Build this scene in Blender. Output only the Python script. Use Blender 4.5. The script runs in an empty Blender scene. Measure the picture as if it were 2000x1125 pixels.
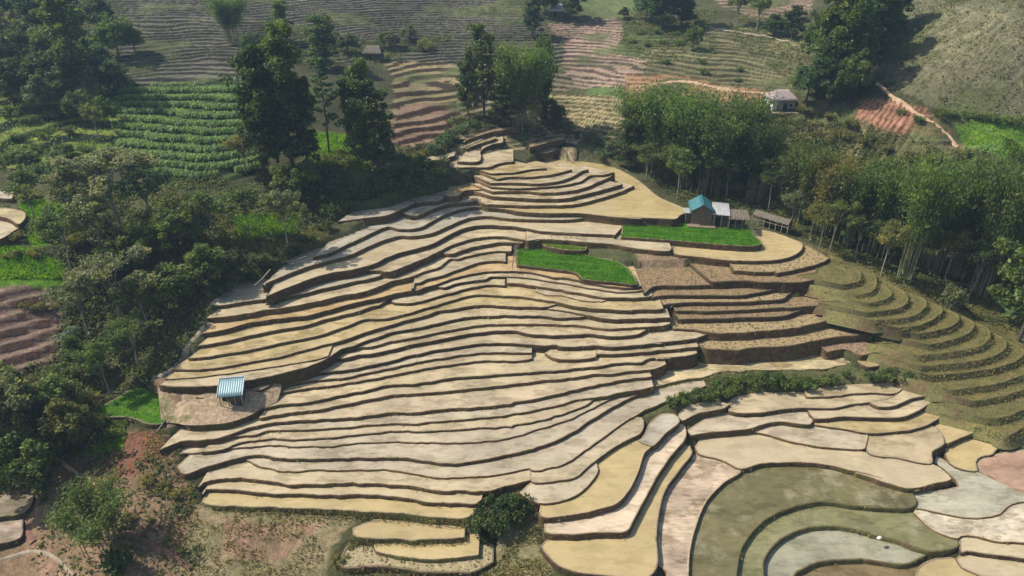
import bpy, bmesh, math, random
import numpy as np
from mathutils import Vector
from mathutils.geometry import delaunay_2d_cdt

random.seed(7)
RNG = np.random.default_rng(11)
SC = bpy.context.scene
COL = SC.collection

# ---------------------------------------------------------------- camera
HAZE_DENSITY = 0.00030
CAM_H, PITCH, FPX = 60.0, math.radians(28.0), 1333.0
cam_data = bpy.data.cameras.new("camera")
cam_data.sensor_width = 36.0
cam_data.lens = 36.0 * FPX / 2000.0
cam_data.clip_start = 0.5
cam_data.clip_end = 3000.0
cam = bpy.data.objects.new("camera", cam_data)
cam.location = (0, 0, CAM_H)
cam.rotation_euler = (math.pi / 2 - PITCH, 0, 0)
COL.objects.link(cam)
SC.camera = cam

# ---------------------------------------------------------------- sky and sun
SUN_ELEV, SUN_AZ = math.radians(50.0), math.radians(-80.0)     # azimuth from +Y, towards +X
world = bpy.data.worlds.new("World")
SC.world = world
world.use_nodes = True
wn = world.node_tree
bg = wn.nodes["Background"]
sky = wn.nodes.new("ShaderNodeTexSky")
sky.sky_type = 'NISHITA'
sky.sun_disc = False
sky.sun_elevation = SUN_ELEV
sky.sun_rotation = SUN_AZ
sky.air_density = 1.2
sky.dust_density = 2.0
wn.links.new(sky.outputs[0], bg.inputs[0])
bg.inputs[1].default_value = 0.11
sun_data = bpy.data.lights.new("sun", 'SUN')
sun_data.energy = 4.8
sun_data.angle = math.radians(0.5)
sun_data.color = (1.0, 0.93, 0.82)
sun = bpy.data.objects.new("sun", sun_data)
sdir = Vector((math.sin(SUN_AZ) * math.cos(SUN_ELEV), math.cos(SUN_AZ) * math.cos(SUN_ELEV), math.sin(SUN_ELEV)))
sun.rotation_euler = sdir.to_track_quat('Z', 'Y').to_euler()
sun.location = (-150, 120, 200)
COL.objects.link(sun)
SC.view_settings.view_transform = 'Standard'
SC.view_settings.look = 'None'
SC.view_settings.exposure = 0.32
SC.view_settings.gamma = 1.0
SC.cycles.use_denoising = True
SC.cycles.max_bounces = 5
SC.cycles.diffuse_bounces = 2
SC.cycles.glossy_bounces = 2
SC.cycles.transmission_bounces = 2
SC.cycles.volume_bounces = 1
SC.cycles.transparent_max_bounces = 4

# ---------------------------------------------------------------- helpers
CP, SP = math.cos(PITCH), math.sin(PITCH)

def ray(u, v):
    a, b = (u - 1000.0) / FPX, (562.5 - v) / FPX
    return (a, CP + b * SP, -SP + b * CP)

def at_z(u, v, z):
    d = ray(u, v)
    t = (z - CAM_H) / d[2]
    return (d[0] * t, d[1] * t, z)

def project(x, y, z):
    """picture position of a point of the place (numpy or float)"""
    dz = z - CAM_H
    dep = y * CP - dz * SP
    dep = np.maximum(dep, 1e-3)
    up = y * SP + dz * CP
    return 1000.0 + FPX * x / dep, 562.5 - FPX * up / dep

def inpoly(px, py, poly):
    px = np.asarray(px); py = np.asarray(py)
    r = np.zeros(px.shape, bool)
    n = len(poly)
    j = n - 1
    for i in range(n):
        xi, yi = poly[i]; xj, yj = poly[j]
        if yi != yj:
            c = ((yi > py) != (yj > py)) & (px < (xj - xi) * (py - yi) / (yj - yi) + xi)
            r ^= c
        j = i
    return r

def hash2(ix, iy, seed):
    h = (ix.astype(np.int64) * 374761393 + iy.astype(np.int64) * 668265263 + seed * 1442695041) & 0x7fffffff
    h = ((h ^ (h >> 13)) * 1274126177) & 0x7fffffff
    return ((h ^ (h >> 16)) & 0xffff) / 65535.0

def vnoise(x, y, seed=0):
    ix, iy = np.floor(x), np.floor(y)
    fx, fy = x - ix, y - iy
    fx, fy = fx * fx * (3 - 2 * fx), fy * fy * (3 - 2 * fy)
    a, b = hash2(ix, iy, seed), hash2(ix + 1, iy, seed)
    c, d = hash2(ix, iy + 1, seed), hash2(ix + 1, iy + 1, seed)
    return (a + (b - a) * fx) * (1 - fy) + (c + (d - c) * fx) * fy

def fbm(x, y, seed=0, oct=4):
    s, a, t = 0, 0.5, 0
    for k in range(oct):
        s = s + a * vnoise(x * 2 ** k, y * 2 ** k, seed + k * 17); t += a; a *= 0.5
    return s / t - 0.5

def mesh_np(name, V, faces):
    """V (n,3), faces (m,k) of one size"""
    V = np.asarray(V, np.float32); F = np.asarray(faces, np.int32)
    me = bpy.data.meshes.new(name)
    m, k = F.shape
    me.vertices.add(len(V)); me.loops.add(m * k); me.polygons.add(m)
    me.vertices.foreach_set("co", V.ravel())
    me.loops.foreach_set("vertex_index", F.ravel())
    me.polygons.foreach_set("loop_start", np.arange(0, m * k, k, dtype=np.int32))
    me.polygons.foreach_set("loop_total", np.full(m, k, np.int32))
    me.update(calc_edges=True)
    return me

def join_np(name, parts):
    """parts: list of (V, F) quads -> one mesh"""
    Vs, Fs, n = [], [], 0
    for V, F in parts:
        Vs.append(np.asarray(V, np.float32)); Fs.append(np.asarray(F, np.int32) + n); n += len(V)
    return mesh_np(name, np.concatenate(Vs), np.concatenate(Fs))

def link(name, data, mat=None, parent=None, color=None, **props):
    o = bpy.data.objects.new(name, data)
    COL.objects.link(o)
    if mat is not None and data is not None:
        if len(data.materials) == 0:
            data.materials.append(mat)
    if parent is not None:
        o.parent = parent
    if color is not None:
        o.color = (*color[:3], 1.0)
    for k, v in props.items():
        o[k] = v
    return o

# ---------------------------------------------------------------- materials
def new_mat(name):
    m = bpy.data.materials.new(name)
    m.use_nodes = True
    nt = m.node_tree
    p = nt.nodes["Principled BSDF"]
    return m, nt, p

def N(nt, kind, **kw):
    n = nt.nodes.new(kind)
    for k, v in kw.items():
        setattr(n, k, v)
    return n

def noise(nt, vec, scale, detail=4, rough=0.55):
    n = N(nt, "ShaderNodeTexNoise")
    n.inputs["Scale"].default_value = scale
    n.inputs["Detail"].default_value = detail
    n.inputs["Roughness"].default_value = rough
    if vec is not None:
        nt.links.new(vec, n.inputs["Vector"])
    return n.outputs["Fac"]

def ramp(nt, fac, stops):
    r = N(nt, "ShaderNodeValToRGB")
    e = r.color_ramp.elements
    while len(e) < len(stops):
        e.new(0.5)
    for i, (p, c) in enumerate(stops):
        e[i].position = p
        e[i].color = (*c, 1.0) if len(c) == 3 else c
    nt.links.new(fac, r.inputs[0])
    return r.outputs[0]

def mapr(nt, fac, a, b, lo, hi):
    r = N(nt, "ShaderNodeMapRange")
    r.inputs[1].default_value = a; r.inputs[2].default_value = b
    r.inputs[3].default_value = lo; r.inputs[4].default_value = hi
    nt.links.new(fac, r.inputs[0])
    return r.outputs[0]

def mixc(nt, fac, a, b, blend='MIX'):
    m = N(nt, "ShaderNodeMix", data_type='RGBA', blend_type=blend)
    for sock, val in ((m.inputs[0], fac), (m.inputs[6], a), (m.inputs[7], b)):
        if hasattr(val, "links"):
            nt.links.new(val, sock)
        elif isinstance(val, (int, float)):
            sock.default_value = val
        else:
            sock.default_value = (*val, 1.0)
    return m.outputs[2]

def bump(nt, p, height, dist, strength=1.0):
    b = N(nt, "ShaderNodeBump")
    b.inputs["Strength"].default_value = strength
    b.inputs["Distance"].default_value = dist
    nt.links.new(height, b.inputs["Height"])
    nt.links.new(b.outputs[0], p.inputs["Normal"])

def world_pos(nt):
    return N(nt, "ShaderNodeNewGeometry").outputs["Position"]

def stretch(nt, vec, sx, sy, sz=1.0):
    m = N(nt, "ShaderNodeMapping")
    m.inputs["Scale"].default_value = (sx, sy, sz)
    nt.links.new(vec, m.inputs["Vector"])
    return m.outputs[0]

def paddy_material(name, rough_lo, rough_hi, var, bump_d, spec=0.5, pale=0.0):
    """flooded or freshly puddled mud; the tint comes from the object's own colour"""
    m, nt, p = new_mat(name)
    oi = N(nt, "ShaderNodeObjectInfo")
    g = world_pos(nt)
    big = noise(nt, g, 0.22, 5, 0.6)
    fine = noise(nt, stretch(nt, g, 0.7, 2.6), 1.1, 5, 0.65)
    c = mixc(nt, mapr(nt, big, 0.32, 0.68, 0.0, 1.0), tuple([1 - var] * 3), tuple([1 + var * 0.55] * 3))
    c2 = mixc(nt, mapr(nt, fine, 0.3, 0.7, 0.0, 1.0), (1 - var * 0.75, 1 - var * 0.8, 1 - var * 0.7), (1 + var * 0.3,) * 3)
    col = mixc(nt, 1.0, oi.outputs["Color"], c, 'MULTIPLY')
    col = mixc(nt, 1.0, col, c2, 'MULTIPLY')
    # drifts of silt and algae, a little greener or greyer than the rest
    silt = noise(nt, stretch(nt, g, 0.35, 0.9), 0.5, 3, 0.5)
    col = mixc(nt, mapr(nt, silt, 0.52, 0.72, 0.0, 0.42), col, mixc(nt, 1.0, col, (0.86, 0.93, 0.78), 'MULTIPLY'))
    wet = noise(nt, stretch(nt, g, 0.5, 1.1), 0.55, 5, 0.65)
    pud = mapr(nt, wet, 0.50, 0.58, 0.0, 1.0)
    col = mixc(nt, pud, col, mixc(nt, 1.0, col, (1 - var * 0.9, 1 - var * 0.95, 1 - var * 1.1), 'MULTIPLY'))
    spk = noise(nt, stretch(nt, g, 1.0, 1.4), 6.0, 3, 0.7)
    col = mixc(nt, mapr(nt, spk, 0.58, 0.70, 0.0, min(0.75, var * 2.2)), col, mixc(nt, 1.0, col, (0.55, 0.52, 0.45), 'MULTIPLY'))
    if pale:
        sand = noise(nt, stretch(nt, g, 0.8, 0.8), 0.33, 6, 0.7)
        col = mixc(nt, mapr(nt, sand, 0.50, 0.68, 0.0, pale), col, (0.42, 0.37, 0.25))
        weed = noise(nt, g, 2.2, 5, 0.75)
        col = mixc(nt, mapr(nt, weed, 0.56, 0.70, 0.0, 0.45), col, (0.10, 0.105, 0.035))
    nt.links.new(col, p.inputs["Base Color"])
    nt.links.new(mapr(nt, wet, 0.46, 0.60, rough_hi, rough_lo), p.inputs["Roughness"])
    p.inputs["Specular IOR Level"].default_value = spec
    bump(nt, p, fine, bump_d)
    return m

M_WATER = paddy_material("muddy_water", 0.16, 0.34, 0.13, 0.01, 0.35)
M_MUD = paddy_material("puddled_mud", 0.10, 0.6, 0.25, 0.06, 0.45)

def soil_material(name, dark, light, grass, grass_amt, bump_d=0.12, scale=1.0):
    m, nt, p = new_mat(name)
    g = world_pos(nt)
    n1 = noise(nt, g, 1.6 * scale, 6, 0.65)
    n2 = noise(nt, g, 0.35 * scale, 4, 0.6)
    n3 = noise(nt, stretch(nt, g, 1, 1, 0.35), 5.0 * scale, 4, 0.6)
    col = mixc(nt, mapr(nt, n1, 0.3, 0.7, 0, 1), dark, light)
    lo = 0.66 - 0.36 * grass_amt
    gmask = mapr(nt, n2, lo, lo + 0.14, 0.0, 1.0)
    gcol = mixc(nt, mapr(nt, n3, 0.3, 0.7, 0, 1), tuple(x * 0.55 for x in grass), tuple(min(1, x * 1.4) for x in grass))
    col = mixc(nt, gmask, col, gcol)
    oi = N(nt, "ShaderNodeObjectInfo")
    col = mixc(nt, 1.0, col, mixc(nt, oi.outputs["Random"], (0.72, 0.72, 0.74), (1.32, 1.28, 1.2)), 'MULTIPLY')
    nt.links.new(col, p.inputs["Base Color"])
    p.inputs["Roughness"].default_value = 0.95
    p.inputs["Specular IOR Level"].default_value = 0.15
    bump(nt, p, mixc(nt, 0.5, n1, n3), bump_d)
    return m

M_BANK = soil_material("earth_bank", (0.046, 0.028, 0.016), (0.155, 0.102, 0.060), (0.085, 0.074, 0.030), 0.45)
M_BANK_GRASS = soil_material("grassy_bank", (0.06, 0.042, 0.022), (0.14, 0.105, 0.06), (0.11, 0.105, 0.045), 0.80)
M_BUND = soil_material("plastered_bund", (0.20, 0.155, 0.10), (0.40, 0.32, 0.22), (0.16, 0.15, 0.07), 0.30, 0.03, 2.0)
M_BUND_DRY = soil_material("dry_bund", (0.14, 0.10, 0.065), (0.27, 0.21, 0.14), (0.12, 0.12, 0.055), 0.45, 0.05, 2.0)

def plough_material():
    m, nt, p = new_mat("ploughed_stubble")
    oi = N(nt, "ShaderNodeObjectInfo")
    g = world_pos(nt)
    clod = noise(nt, stretch(nt, g, 1.0, 1.7), 2.4, 6, 0.7)
    spot = noise(nt, g, 4.0, 3, 0.5)
    pat = noise(nt, g, 0.3, 4, 0.6)
    c = mixc(nt, mapr(nt, clod, 0.3, 0.7, 0, 1), (0.5, 0.47, 0.42), (1.25, 1.22, 1.15))
    col = mixc(nt, 1.0, oi.outputs["Color"], c, 'MULTIPLY')
    straw = mixc(nt, mapr(nt, pat, 0.35, 0.65, 0.0, 1.0), (0.30, 0.26, 0.13), (0.42, 0.36, 0.22))
    col = mixc(nt, mapr(nt, spot, 0.55, 0.66, 0.0, 0.65), col, straw)
    nt.links.new(col, p.inputs["Base Color"])
    p.inputs["Roughness"].default_value = 0.9
    p.inputs["Specular IOR Level"].default_value = 0.2
    bump(nt, p, clod, 0.22)
    return m
M_PLOUGH = plough_material()

def turf_material(name):
    m, nt, p = new_mat(name)
    oi = N(nt, "ShaderNodeObjectInfo")
    g = world_pos(nt)
    a = noise(nt, g, 3.2, 5, 0.65)
    b = noise(nt, g, 0.4, 4, 0.6)
    c = mixc(nt, mapr(nt, a, 0.3, 0.7, 0, 1), (0.55, 0.55, 0.5), (1.4, 1.35, 1.3))
    d = mixc(nt, mapr(nt, b, 0.35, 0.65, 0, 1), (0.8, 0.85, 0.8), (1.2, 1.1, 1.05))
    col = mixc(nt, 1.0, oi.outputs["Color"], c, 'MULTIPLY')
    col = mixc(nt, 1.0, col, d, 'MULTIPLY')
    nt.links.new(col, p.inputs["Base Color"])
    p.inputs["Roughness"].default_value = 0.9
    p.inputs["Specular IOR Level"].default_value = 0.15
    bump(nt, p, a, 0.15)
    return m
M_TURF = turf_material("grass_turf")

def terrain_material():
    m, nt, p = new_mat("hillside_ground")
    at = N(nt, "ShaderNodeVertexColor", layer_name="Col")
    g = world_pos(nt)
    a = noise(nt, g, 1.3, 6, 0.7)
    b = noise(nt, g, 0.28, 5, 0.6)
    f = noise(nt, g, 5.0, 4, 0.6)
    c = mixc(nt, mapr(nt, a, 0.28, 0.72, 0, 1), (0.5, 0.5, 0.5), (1.45, 1.42, 1.36))
    d = mixc(nt, mapr(nt, b, 0.33, 0.67, 0, 1), (0.78, 0.86, 0.74), (1.2, 1.12, 1.15))
    e = mixc(nt, mapr(nt, f, 0.3, 0.7, 0, 1), (0.72, 0.72, 0.70), (1.26, 1.26, 1.24))
    col = mixc(nt, 1.0, at.outputs["Color"], c, 'MULTIPLY')
    col = mixc(nt, 1.0, col, d, 'MULTIPLY')
    col = mixc(nt, 1.0, col, e, 'MULTIPLY')
    nt.links.new(col, p.inputs["Base Color"])
    p.inputs["Roughness"].default_value = 0.95
    p.inputs["Specular IOR Level"].default_value = 0.1
    bump(nt, p, a, 0.25)
    return m
M_TERRAIN = terrain_material()

def leaf_material():
    m, nt, p = new_mat("foliage")
    oi = N(nt, "ShaderNodeObjectInfo")
    ge = N(nt, "ShaderNodeNewGeometry")
    r = ge.outputs["Random Per Island"]
    g = ge.outputs["Position"]
    cl = noise(nt, g, 0.45, 3, 0.5)
    c = mixc(nt, r, (0.55, 0.55, 0.5), (1.55, 1.5, 1.3))
    d = mixc(nt, mapr(nt, cl, 0.35, 0.65, 0, 1), (0.68, 0.78, 0.85), (1.36, 1.2, 0.92))
    col = mixc(nt, 1.0, oi.outputs["Color"], c, 'MULTIPLY')
    col = mixc(nt, 1.0, col, d, 'MULTIPLY')
    nt.links.new(col, p.inputs["Base Color"])
    p.inputs["Roughness"].default_value = 0.55
    p.inputs["Specular IOR Level"].default_value = 0.25
    tr = N(nt, "ShaderNodeBsdfTranslucent")
    tcol = mixc(nt, 1.0, col, (1.25, 1.45, 0.55), 'MULTIPLY')
    nt.links.new(tcol, tr.inputs[0])
    mx = N(nt, "ShaderNodeMixShader")
    mx.inputs[0].default_value = 0.42
    nt.links.new(p.outputs[0], mx.inputs[1]); nt.links.new(tr.outputs[0], mx.inputs[2])
    nt.links.new(mx.outputs[0], nt.nodes["Material Output"].inputs[0])
    return m
M_LEAF = leaf_material()

def simple_material(name, c1, c2, scale, rough=0.9, sx=1, sy=1, sz=1, bump_d=0.02, metallic=0.0, spec=0.3, local=False):
    m, nt, p = new_mat(name)
    if local:
        g = N(nt, "ShaderNodeTexCoord").outputs["Object"]
    else:
        g = world_pos(nt)
    n = noise(nt, stretch(nt, g, sx, sy, sz), scale, 5, 0.6)
    nt.links.new(mixc(nt, mapr(nt, n, 0.3, 0.7, 0, 1), c1, c2), p.inputs["Base Color"])
    p.inputs["Roughness"].default_value = rough
    p.inputs["Metallic"].default_value = metallic
    p.inputs["Specular IOR Level"].default_value = spec
    if bump_d:
        bump(nt, p, n, bump_d)
    return m
M_BARK = simple_material("bark", (0.045, 0.035, 0.025), (0.12, 0.10, 0.08), 3.0, sz=0.4)
M_BARK_PALE = simple_material("pale_bark", (0.16, 0.15, 0.12), (0.34, 0.31, 0.26), 3.0, sz=0.4)
M_CULM = simple_material("bamboo_culm", (0.15, 0.165, 0.07), (0.34, 0.33, 0.19), 4.0, sz=0.2, rough=0.5)

# ---------------------------------------------------------------- survey of the terraces
# Each terrace edge is a level line: surveyed as sightings (sheet letter, points) and put at its own height.
SHEET = {'A': (300, 700, 2.648), 'B': (700, 700, 2.648), 'C': (1000, 680, 2.528), 'D': (1250, 700, 2.648),
         'E': (1500, 700, 2.648), 'F': (300, 350, 2.812), 'G': (700, 350, 2.812), 'H': (1100, 350, 2.812),
         'I': (1500, 400, 2.5), 'J': (800, 200, 3.75), 'K': (600, 440, 7.032), 'M': (600, 580, 7.032),
         'N': (850, 440, 7.032), 'O': (850, 580, 7.032), 'P': (1080, 520, 5.624), 'Q': (1280, 500, 5.112),
         'R': (0, 550, 3.75), 'S': (0, 820, 3.689), 'T': (0, 150, 3.751), 'U': (0, 330, 4.167),
         'V': (450, 0, 2.96), 'W': (850, 0, 3.75), 'X': (1200, 0, 3.75), 'Y': (1600, 0, 3.515), 'Z': (0, 0, 1.0)}

def sight(spec):
    out = []
    sheet = 'Z'
    for tok in spec.split():
        if tok[0].isalpha():
            sheet = tok; continue
        a, b = tok.split(',')
        ox, oy, s = SHEET[sheet]
        out.append((ox + float(a) / s, oy + float(b) / s))
    return out

# colours of the ground in each field
C_YEL = (0.44, 0.344, 0.172)      # yellow silty water
C_TAN = (0.462, 0.374, 0.231)      # tan mud
C_PNK = (0.456, 0.383, 0.268)     # greyish pink mud
C_PAL = (0.455, 0.373, 0.234)    # pale wet mud
C_ORG = (0.482, 0.335, 0.163)
C_GRY = (0.396, 0.353, 0.258)
C_MOS = (0.158, 0.139, 0.059)     # mossy water
C_MOS2 = (0.20, 0.19, 0.085)
C_PLO = (0.282, 0.199, 0.111)    # ploughed
C_STU = (0.394, 0.305, 0.167)
C_GRS = (0.135, 0.125, 0.052)
C_SEED = (0.045, 0.12, 0.008)
C_RED = (0.30, 0.17, 0.11)

# name, height, kind, colour, survey   (kind: w water, m mud, p ploughed, g grass, s seedlings)
OPEN = [
 ('L1', 1.00, 'w', C_YEL, "A 262,715 250,745 300,760 450,765 700,775 1000,785 B 0,790 200,800 400,822 560,828 605,800 615,772"),
 ('L2', 1.50, 'w', C_PAL, "A 246,700 262,680 300,675 400,680 600,697 800,705 1000,708 B 0,707 150,713 300,733 380,745 500,750 610,752 640,725"),
 ('L3', 2.00, 'm', C_PAL, "A 228,672 260,640 330,625 430,618 600,637 700,650 850,652 1000,643 B 0,645 180,652 300,665 400,685 550,687 660,687 760,662 890,630"),
 ('L4', 2.22, 'm', C_PNK, "A 475,518 520,545 620,575 720,585 850,578 1000,578 B 0,577 150,577 250,592 350,610 480,617 600,612 750,595 830,580 885,572 C 95,605 200,590 280,560 380,490 480,420 580,350 700,288 850,228 960,187"),
 ('L5', 2.65, 'm', C_PNK, "A 120,560 160,600 250,570 350,540 450,512 500,500 570,500 650,517 800,520 950,517 B 0,515 130,515 250,517 380,537 450,545 550,540 700,515 850,480 950,455 C 200,465 300,415 400,350 500,290 590,245 635,225"),
 ('L6', 2.85, 'm', C_PNK, "A 130,495 220,490 380,470 480,457 600,452 750,455 900,455 B 0,437 200,432 400,437 550,435 700,425 800,408 C 100,410 200,380 300,345 400,295 500,245 555,225"),
 ('L7', 3.10, 'm', C_TAN, "A 245,487 380,465 440,440 520,425 620,417 750,422 900,412 B 0,395 230,375 300,380 450,372 600,362 800,350 C 0,383 150,355 280,315 370,280 410,250"),
 ('L8', 3.40, 'm', C_PNK, "A 260,440 330,425 420,403 500,397 620,372 750,370 900,362 B 0,350 200,335 300,337 450,322 700,302 C 0,328 150,300 250,275 350,250 480,235 560,215 650,203 700,190"),
 ('L9', 3.85, 'm', C_TAN, "A 30,475 160,425 250,425 330,415 420,385 480,365 560,345 700,325 850,317 B 0,303 200,278 300,280 450,262 600,255 800,232 C 0,270 150,245 300,210 450,175 600,150 692,140 680,118"),
 ('L10', 4.30, 'm', C_PAL, "A 545,310 650,290 720,280 850,265 1000,235 B 0,225 200,185 280,185 400,175 600,155 C 0,180 150,160 300,145 400,130 500,125 580,115 690,105 760,80"),
 ('L11', 4.70, 'm', C_TAN, "A 170,347 280,345 400,330 500,295 560,262 640,243 800,228 950,197 B 0,175 150,140 300,132 O 200,1120 600,1095 1000,1055 1400,1030 1758,1005 P 360,1110 500,1100 620,1083 740,1060 850,1060 960,1060 1050,1018 1150,1008 1300,1005 Q 0,1020 200,1010 300,1000 420,970"),
 ('b7', 5.05, 'm', C_TAN, "A 555,215 640,185 750,160 900,145 1000,128 M 950,1115 1150,1070 1310,1050 1500,1005 O 0,960 200,930 400,905 600,885 800,875 1000,878 1200,872 1330,845"),
 ('b6', 5.40, 'm', C_PNK, "A 620,165 750,125 850,112 M 500,1110 700,1070 900,1030 1100,985 1300,940 1500,900 O 0,855 200,825 400,790 600,770 800,762 1000,762 1200,765 1330,770"),
 ('b6R', 5.25, 'm', C_PAL, "P 470,965 600,965 850,960 950,945 1150,930 Q 0,945 200,930 430,905"),
 ('b5', 5.85, 'm', C_TAN, "M 80,1045 250,1035 400,1020 550,1000 800,960 1000,915 1200,870 1400,810 1600,770 O 0,735 200,705 400,670 600,645 800,635 1000,638 1200,645 1400,665 1500,675 1670,665 P 60,885 250,885 400,875 550,880 700,885 850,875 1000,860 1200,845 Q 0,870 200,850 400,825 480,800 545,785"),
 ('b4', 6.40, 'm', C_TAN, "M 400,850 500,845 600,825 700,800 800,795 950,775 1100,740 1250,705 1380,670 1500,650 O 0,600 200,560 400,520 600,490 800,470 1000,465 1100,470 1300,510 1500,525 1670,530 P 50,760 250,755 400,745 550,765 700,775 850,765 930,750 1020,705"),
 ('b3', 6.80, 'm', C_PAL, "M 650,695 760,690 870,690 1000,650 1150,610 1350,580 1550,540 O 0,490 200,455 400,420 600,390 800,375 1000,372 1300,370 1500,370 P 0,637 120,645 250,643 400,662 520,680 650,688 800,680 950,670 1200,660 1290,635"),
 ('b2', 7.25, 'm', C_TAN, "A 30,140 130,148 330,142 470,120 F 600,1090 720,1065 M 0,960 150,905 290,840 390,775 480,715 640,675 800,605 1000,545 1150,490 1300,465 1500,430 O 0,370 200,325 400,285 600,265 800,260 1000,255 1300,260 1600,275 P 0,565 100,570 230,565 340,555"),
 ('p2', 7.42, 'm', C_YEL, "F 55,1103 200,1090 350,1075 500,1055 650,1030 M 0,880 150,850 290,812"),
 ('b1R', 7.50, 'm', C_PAL, "O 1560,168 1758,195 P 150,500 300,525 400,545 550,570 700,585 900,580 1100,575 1290,565"),
 ('b1', 7.75, 'm', C_YEL, "F 100,1045 250,1045 400,1030 550,1000 700,975 M 0,720 200,670 400,620 600,560 800,490 1000,430 1150,390 1350,325 1500,290 1650,250 O 0,205 200,175 400,140 600,115 800,115 1000,130 1300,140 1450,140 1570,130 1660,105"),
 ('a8', 8.15, 'm', C_YEL, "F 190,985 300,975 450,950 600,925 720,895 M 0,565 200,520 400,450 600,380 700,335 800,305 1000,305 1130,292 1300,245 1500,195 1600,160 N 0,1105 200,1040 400,985 550,955 700,960 900,970 1100,980 1300,1000 1500,1030 1650,1050 P 50,395 150,420 300,450 450,465 600,475 750,485 900,480 1100,475 1215,465"),
 ('S3', 8.65, 'm', C_YEL, "F 245,915 400,890 550,855 700,825 M 0,385 200,325 400,270 600,225 800,165 900,130 980,120 1060,70 1130,10"),
 ('a7S', 8.30, 'm', C_PAL, "N 1375,905 1500,950 1758,970 P 150,335 300,375 450,390 540,390 600,370 700,360"),
 ('a7', 8.55, 'm', C_PAL, "K 1160,1050 1200,1065 1400,1075 1550,1045 N 0,990 200,935 400,880 550,845 700,825 850,825 960,835"),
 ('a7R', 8.75, 'm', C_PAL, "N 985,795 1150,797 1300,825 1400,840 1758,890 P 150,275 260,290 400,315 550,340 750,345 900,348 1050,340 1095,322"),
 ('a6b', 8.98, 'm', C_PAL, "N 40,850 120,858 250,815 400,785 550,760 700,740 750,710 900,705 1100,710 1300,730 1500,760 P 0,170 150,195 300,225 450,250 600,275 750,290 900,282 1000,262"),
 ('a6', 9.35, 'm', C_ORG, "F 265,850 400,825 520,790 700,765 M 0,255 200,205 400,155 600,95 800,50 K 1000,1000 1160,955 1400,905 1500,900 1600,860 N 0,820 150,765 300,715 450,680 600,655 700,640 900,632 1050,630 1250,640 1450,675 P 0,120 150,130 300,160 500,200 650,225 780,235 950,228 975,212"),
 ('a5', 9.80, 'm', C_PAL, "K 1442,870 1450,800 1550,790 1640,740 N 0,715 100,690 250,635 400,580 550,525 700,500 850,485 930,490 965,500"),
 ('a4', 10.20, 'm', C_TAN, "F 290,765 400,755 500,740 640,715 700,710 K 0,1075 200,1035 400,985 550,955 720,930 900,875 1050,815 1150,770 1300,740 1450,705 1600,640 N 0,600 80,560 150,500 220,455 310,465 400,435 550,400 700,370 850,355 1050,355"),
 ('a4L', 10.75, 'w', C_GRY, "F 290,705 400,690 520,670 640,655 760,640 K 0,930 200,875 400,835 600,785 800,745 980,705 1015,685"),
 ('a3b', 10.85, 'm', C_PAL, "N 100,385 180,388 240,392 350,350 500,305 700,265 850,240 950,235 1100,240 1200,250"),
 ('a3', 11.35, 'm', C_TAN, "K 780,625 900,620 1000,625 1050,640 1130,640 1300,580 1500,500 1650,440 N 0,385 100,340 200,285 350,235 500,190 650,165 850,150 950,155 1100,180 1250,205 1400,215 1480,197"),
 ('a2p', 11.52, 'm', C_PAL, "N 1250,215 1500,190 H 0,335 100,345 250,355 400,380 500,392 580,395 596,378"),
 ('a2', 12.05, 'w', C_PAL, "F 620,645 700,610 780,580 K 0,755 200,690 400,645 600,615 720,590 900,540 1000,500 1060,460 1200,405 1400,350 1600,295 N 0,240 150,160 300,80 450,30 600,5 750,0 900,10 1100,20 1250,45 1450,80 G 1100,293 1260,300 1406,308 H 280,312 325,265"),
 ('a1', 12.65, 'w', C_GRY, "F 600,580 680,545 780,505 K 0,570 100,540 300,490 550,425 650,385 800,310 1000,225 1200,160 1280,145 1450,150 1600,130 G 420,290 500,255 600,215 700,203 800,213 900,220 1000,222 1150,222 1230,215"),
 ('a0', 13.2, 'm', C_GRY, "K 80,440 250,400 400,345 550,265 700,195 800,150 950,80 1100,20 G 240,275 330,268 440,212 540,172 620,157 700,150 790,152"),
 ('t1', 13.9, 'm', C_GRY, "F 1000,245 1130,235 1280,208 1350,182 G 300,205 420,160 500,135 600,125 720,108 745,97"),
 ('t2', 14.6, 'm', C_GRY, "F 1010,235 1150,215 G 150,200 250,160 330,130 450,118 478,97"),
 ('t3', 15.0, 'm', C_ORG, "J 252,678 300,690 360,680 410,645 500,640 605,637"),
 ('r1', 14.05, 'm', C_TAN, "J 560,748 700,750 800,755 1000,755 1180,750 1350,715 1500,670 1560,650 1645,610"),
 ('r2', 14.75, 'm', C_TAN, "J 610,690 800,700 1000,708 1130,705 1300,670 1470,625 1560,600"),
 ('r3', 15.35, 'm', C_TAN, "J 605,652 850,650 950,660 1050,660 1200,645 1300,620 1400,575 1470,545 1505,518"),
 ('r4', 15.80, 'm', C_TAN, "J 600,620 800,630 980,620 1100,610 1250,580 1330,535 1420,530 1495,512"),
 ('r5', 16.35, 'm', C_PAL, "J 595,590 800,590 950,595 1100,575 1200,540 1260,505 1312,492"),
 ('r6', 16.85, 'm', C_YEL, "J 640,560 740,545 900,545 1050,525 1190,492"),
 ('r7', 17.25, 'm', C_YEL, "J 590,522 750,515 900,490 1003,484"),
 ('r8', 17.75, 'm', C_TAN, "J 285,482 450,475 580,475 640,452 700,440 760,435"),
 ('r9', 18.35, 'm', C_TAN, "J 350,435 500,435 525,400 520,360 600,310 685,293"),
 ('r13', 15.3, 'p', C_STU, "J 868,362 980,374 1100,342 1240,292"),
 ('r12', 17.0, 'p', C_STU, "J 880,332 1000,300 1140,272"),
 ('r10', 18.9, 'p', C_STU, "J 415,342 500,310 560,290 630,268"),
 ('r11', 19.5, 'p', C_PLO, "J 388,292 500,250 620,215 805,193"),
 ('r14', 18.6, 'm', C_PAL, "J 85,430 200,425 330,392"),
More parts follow.
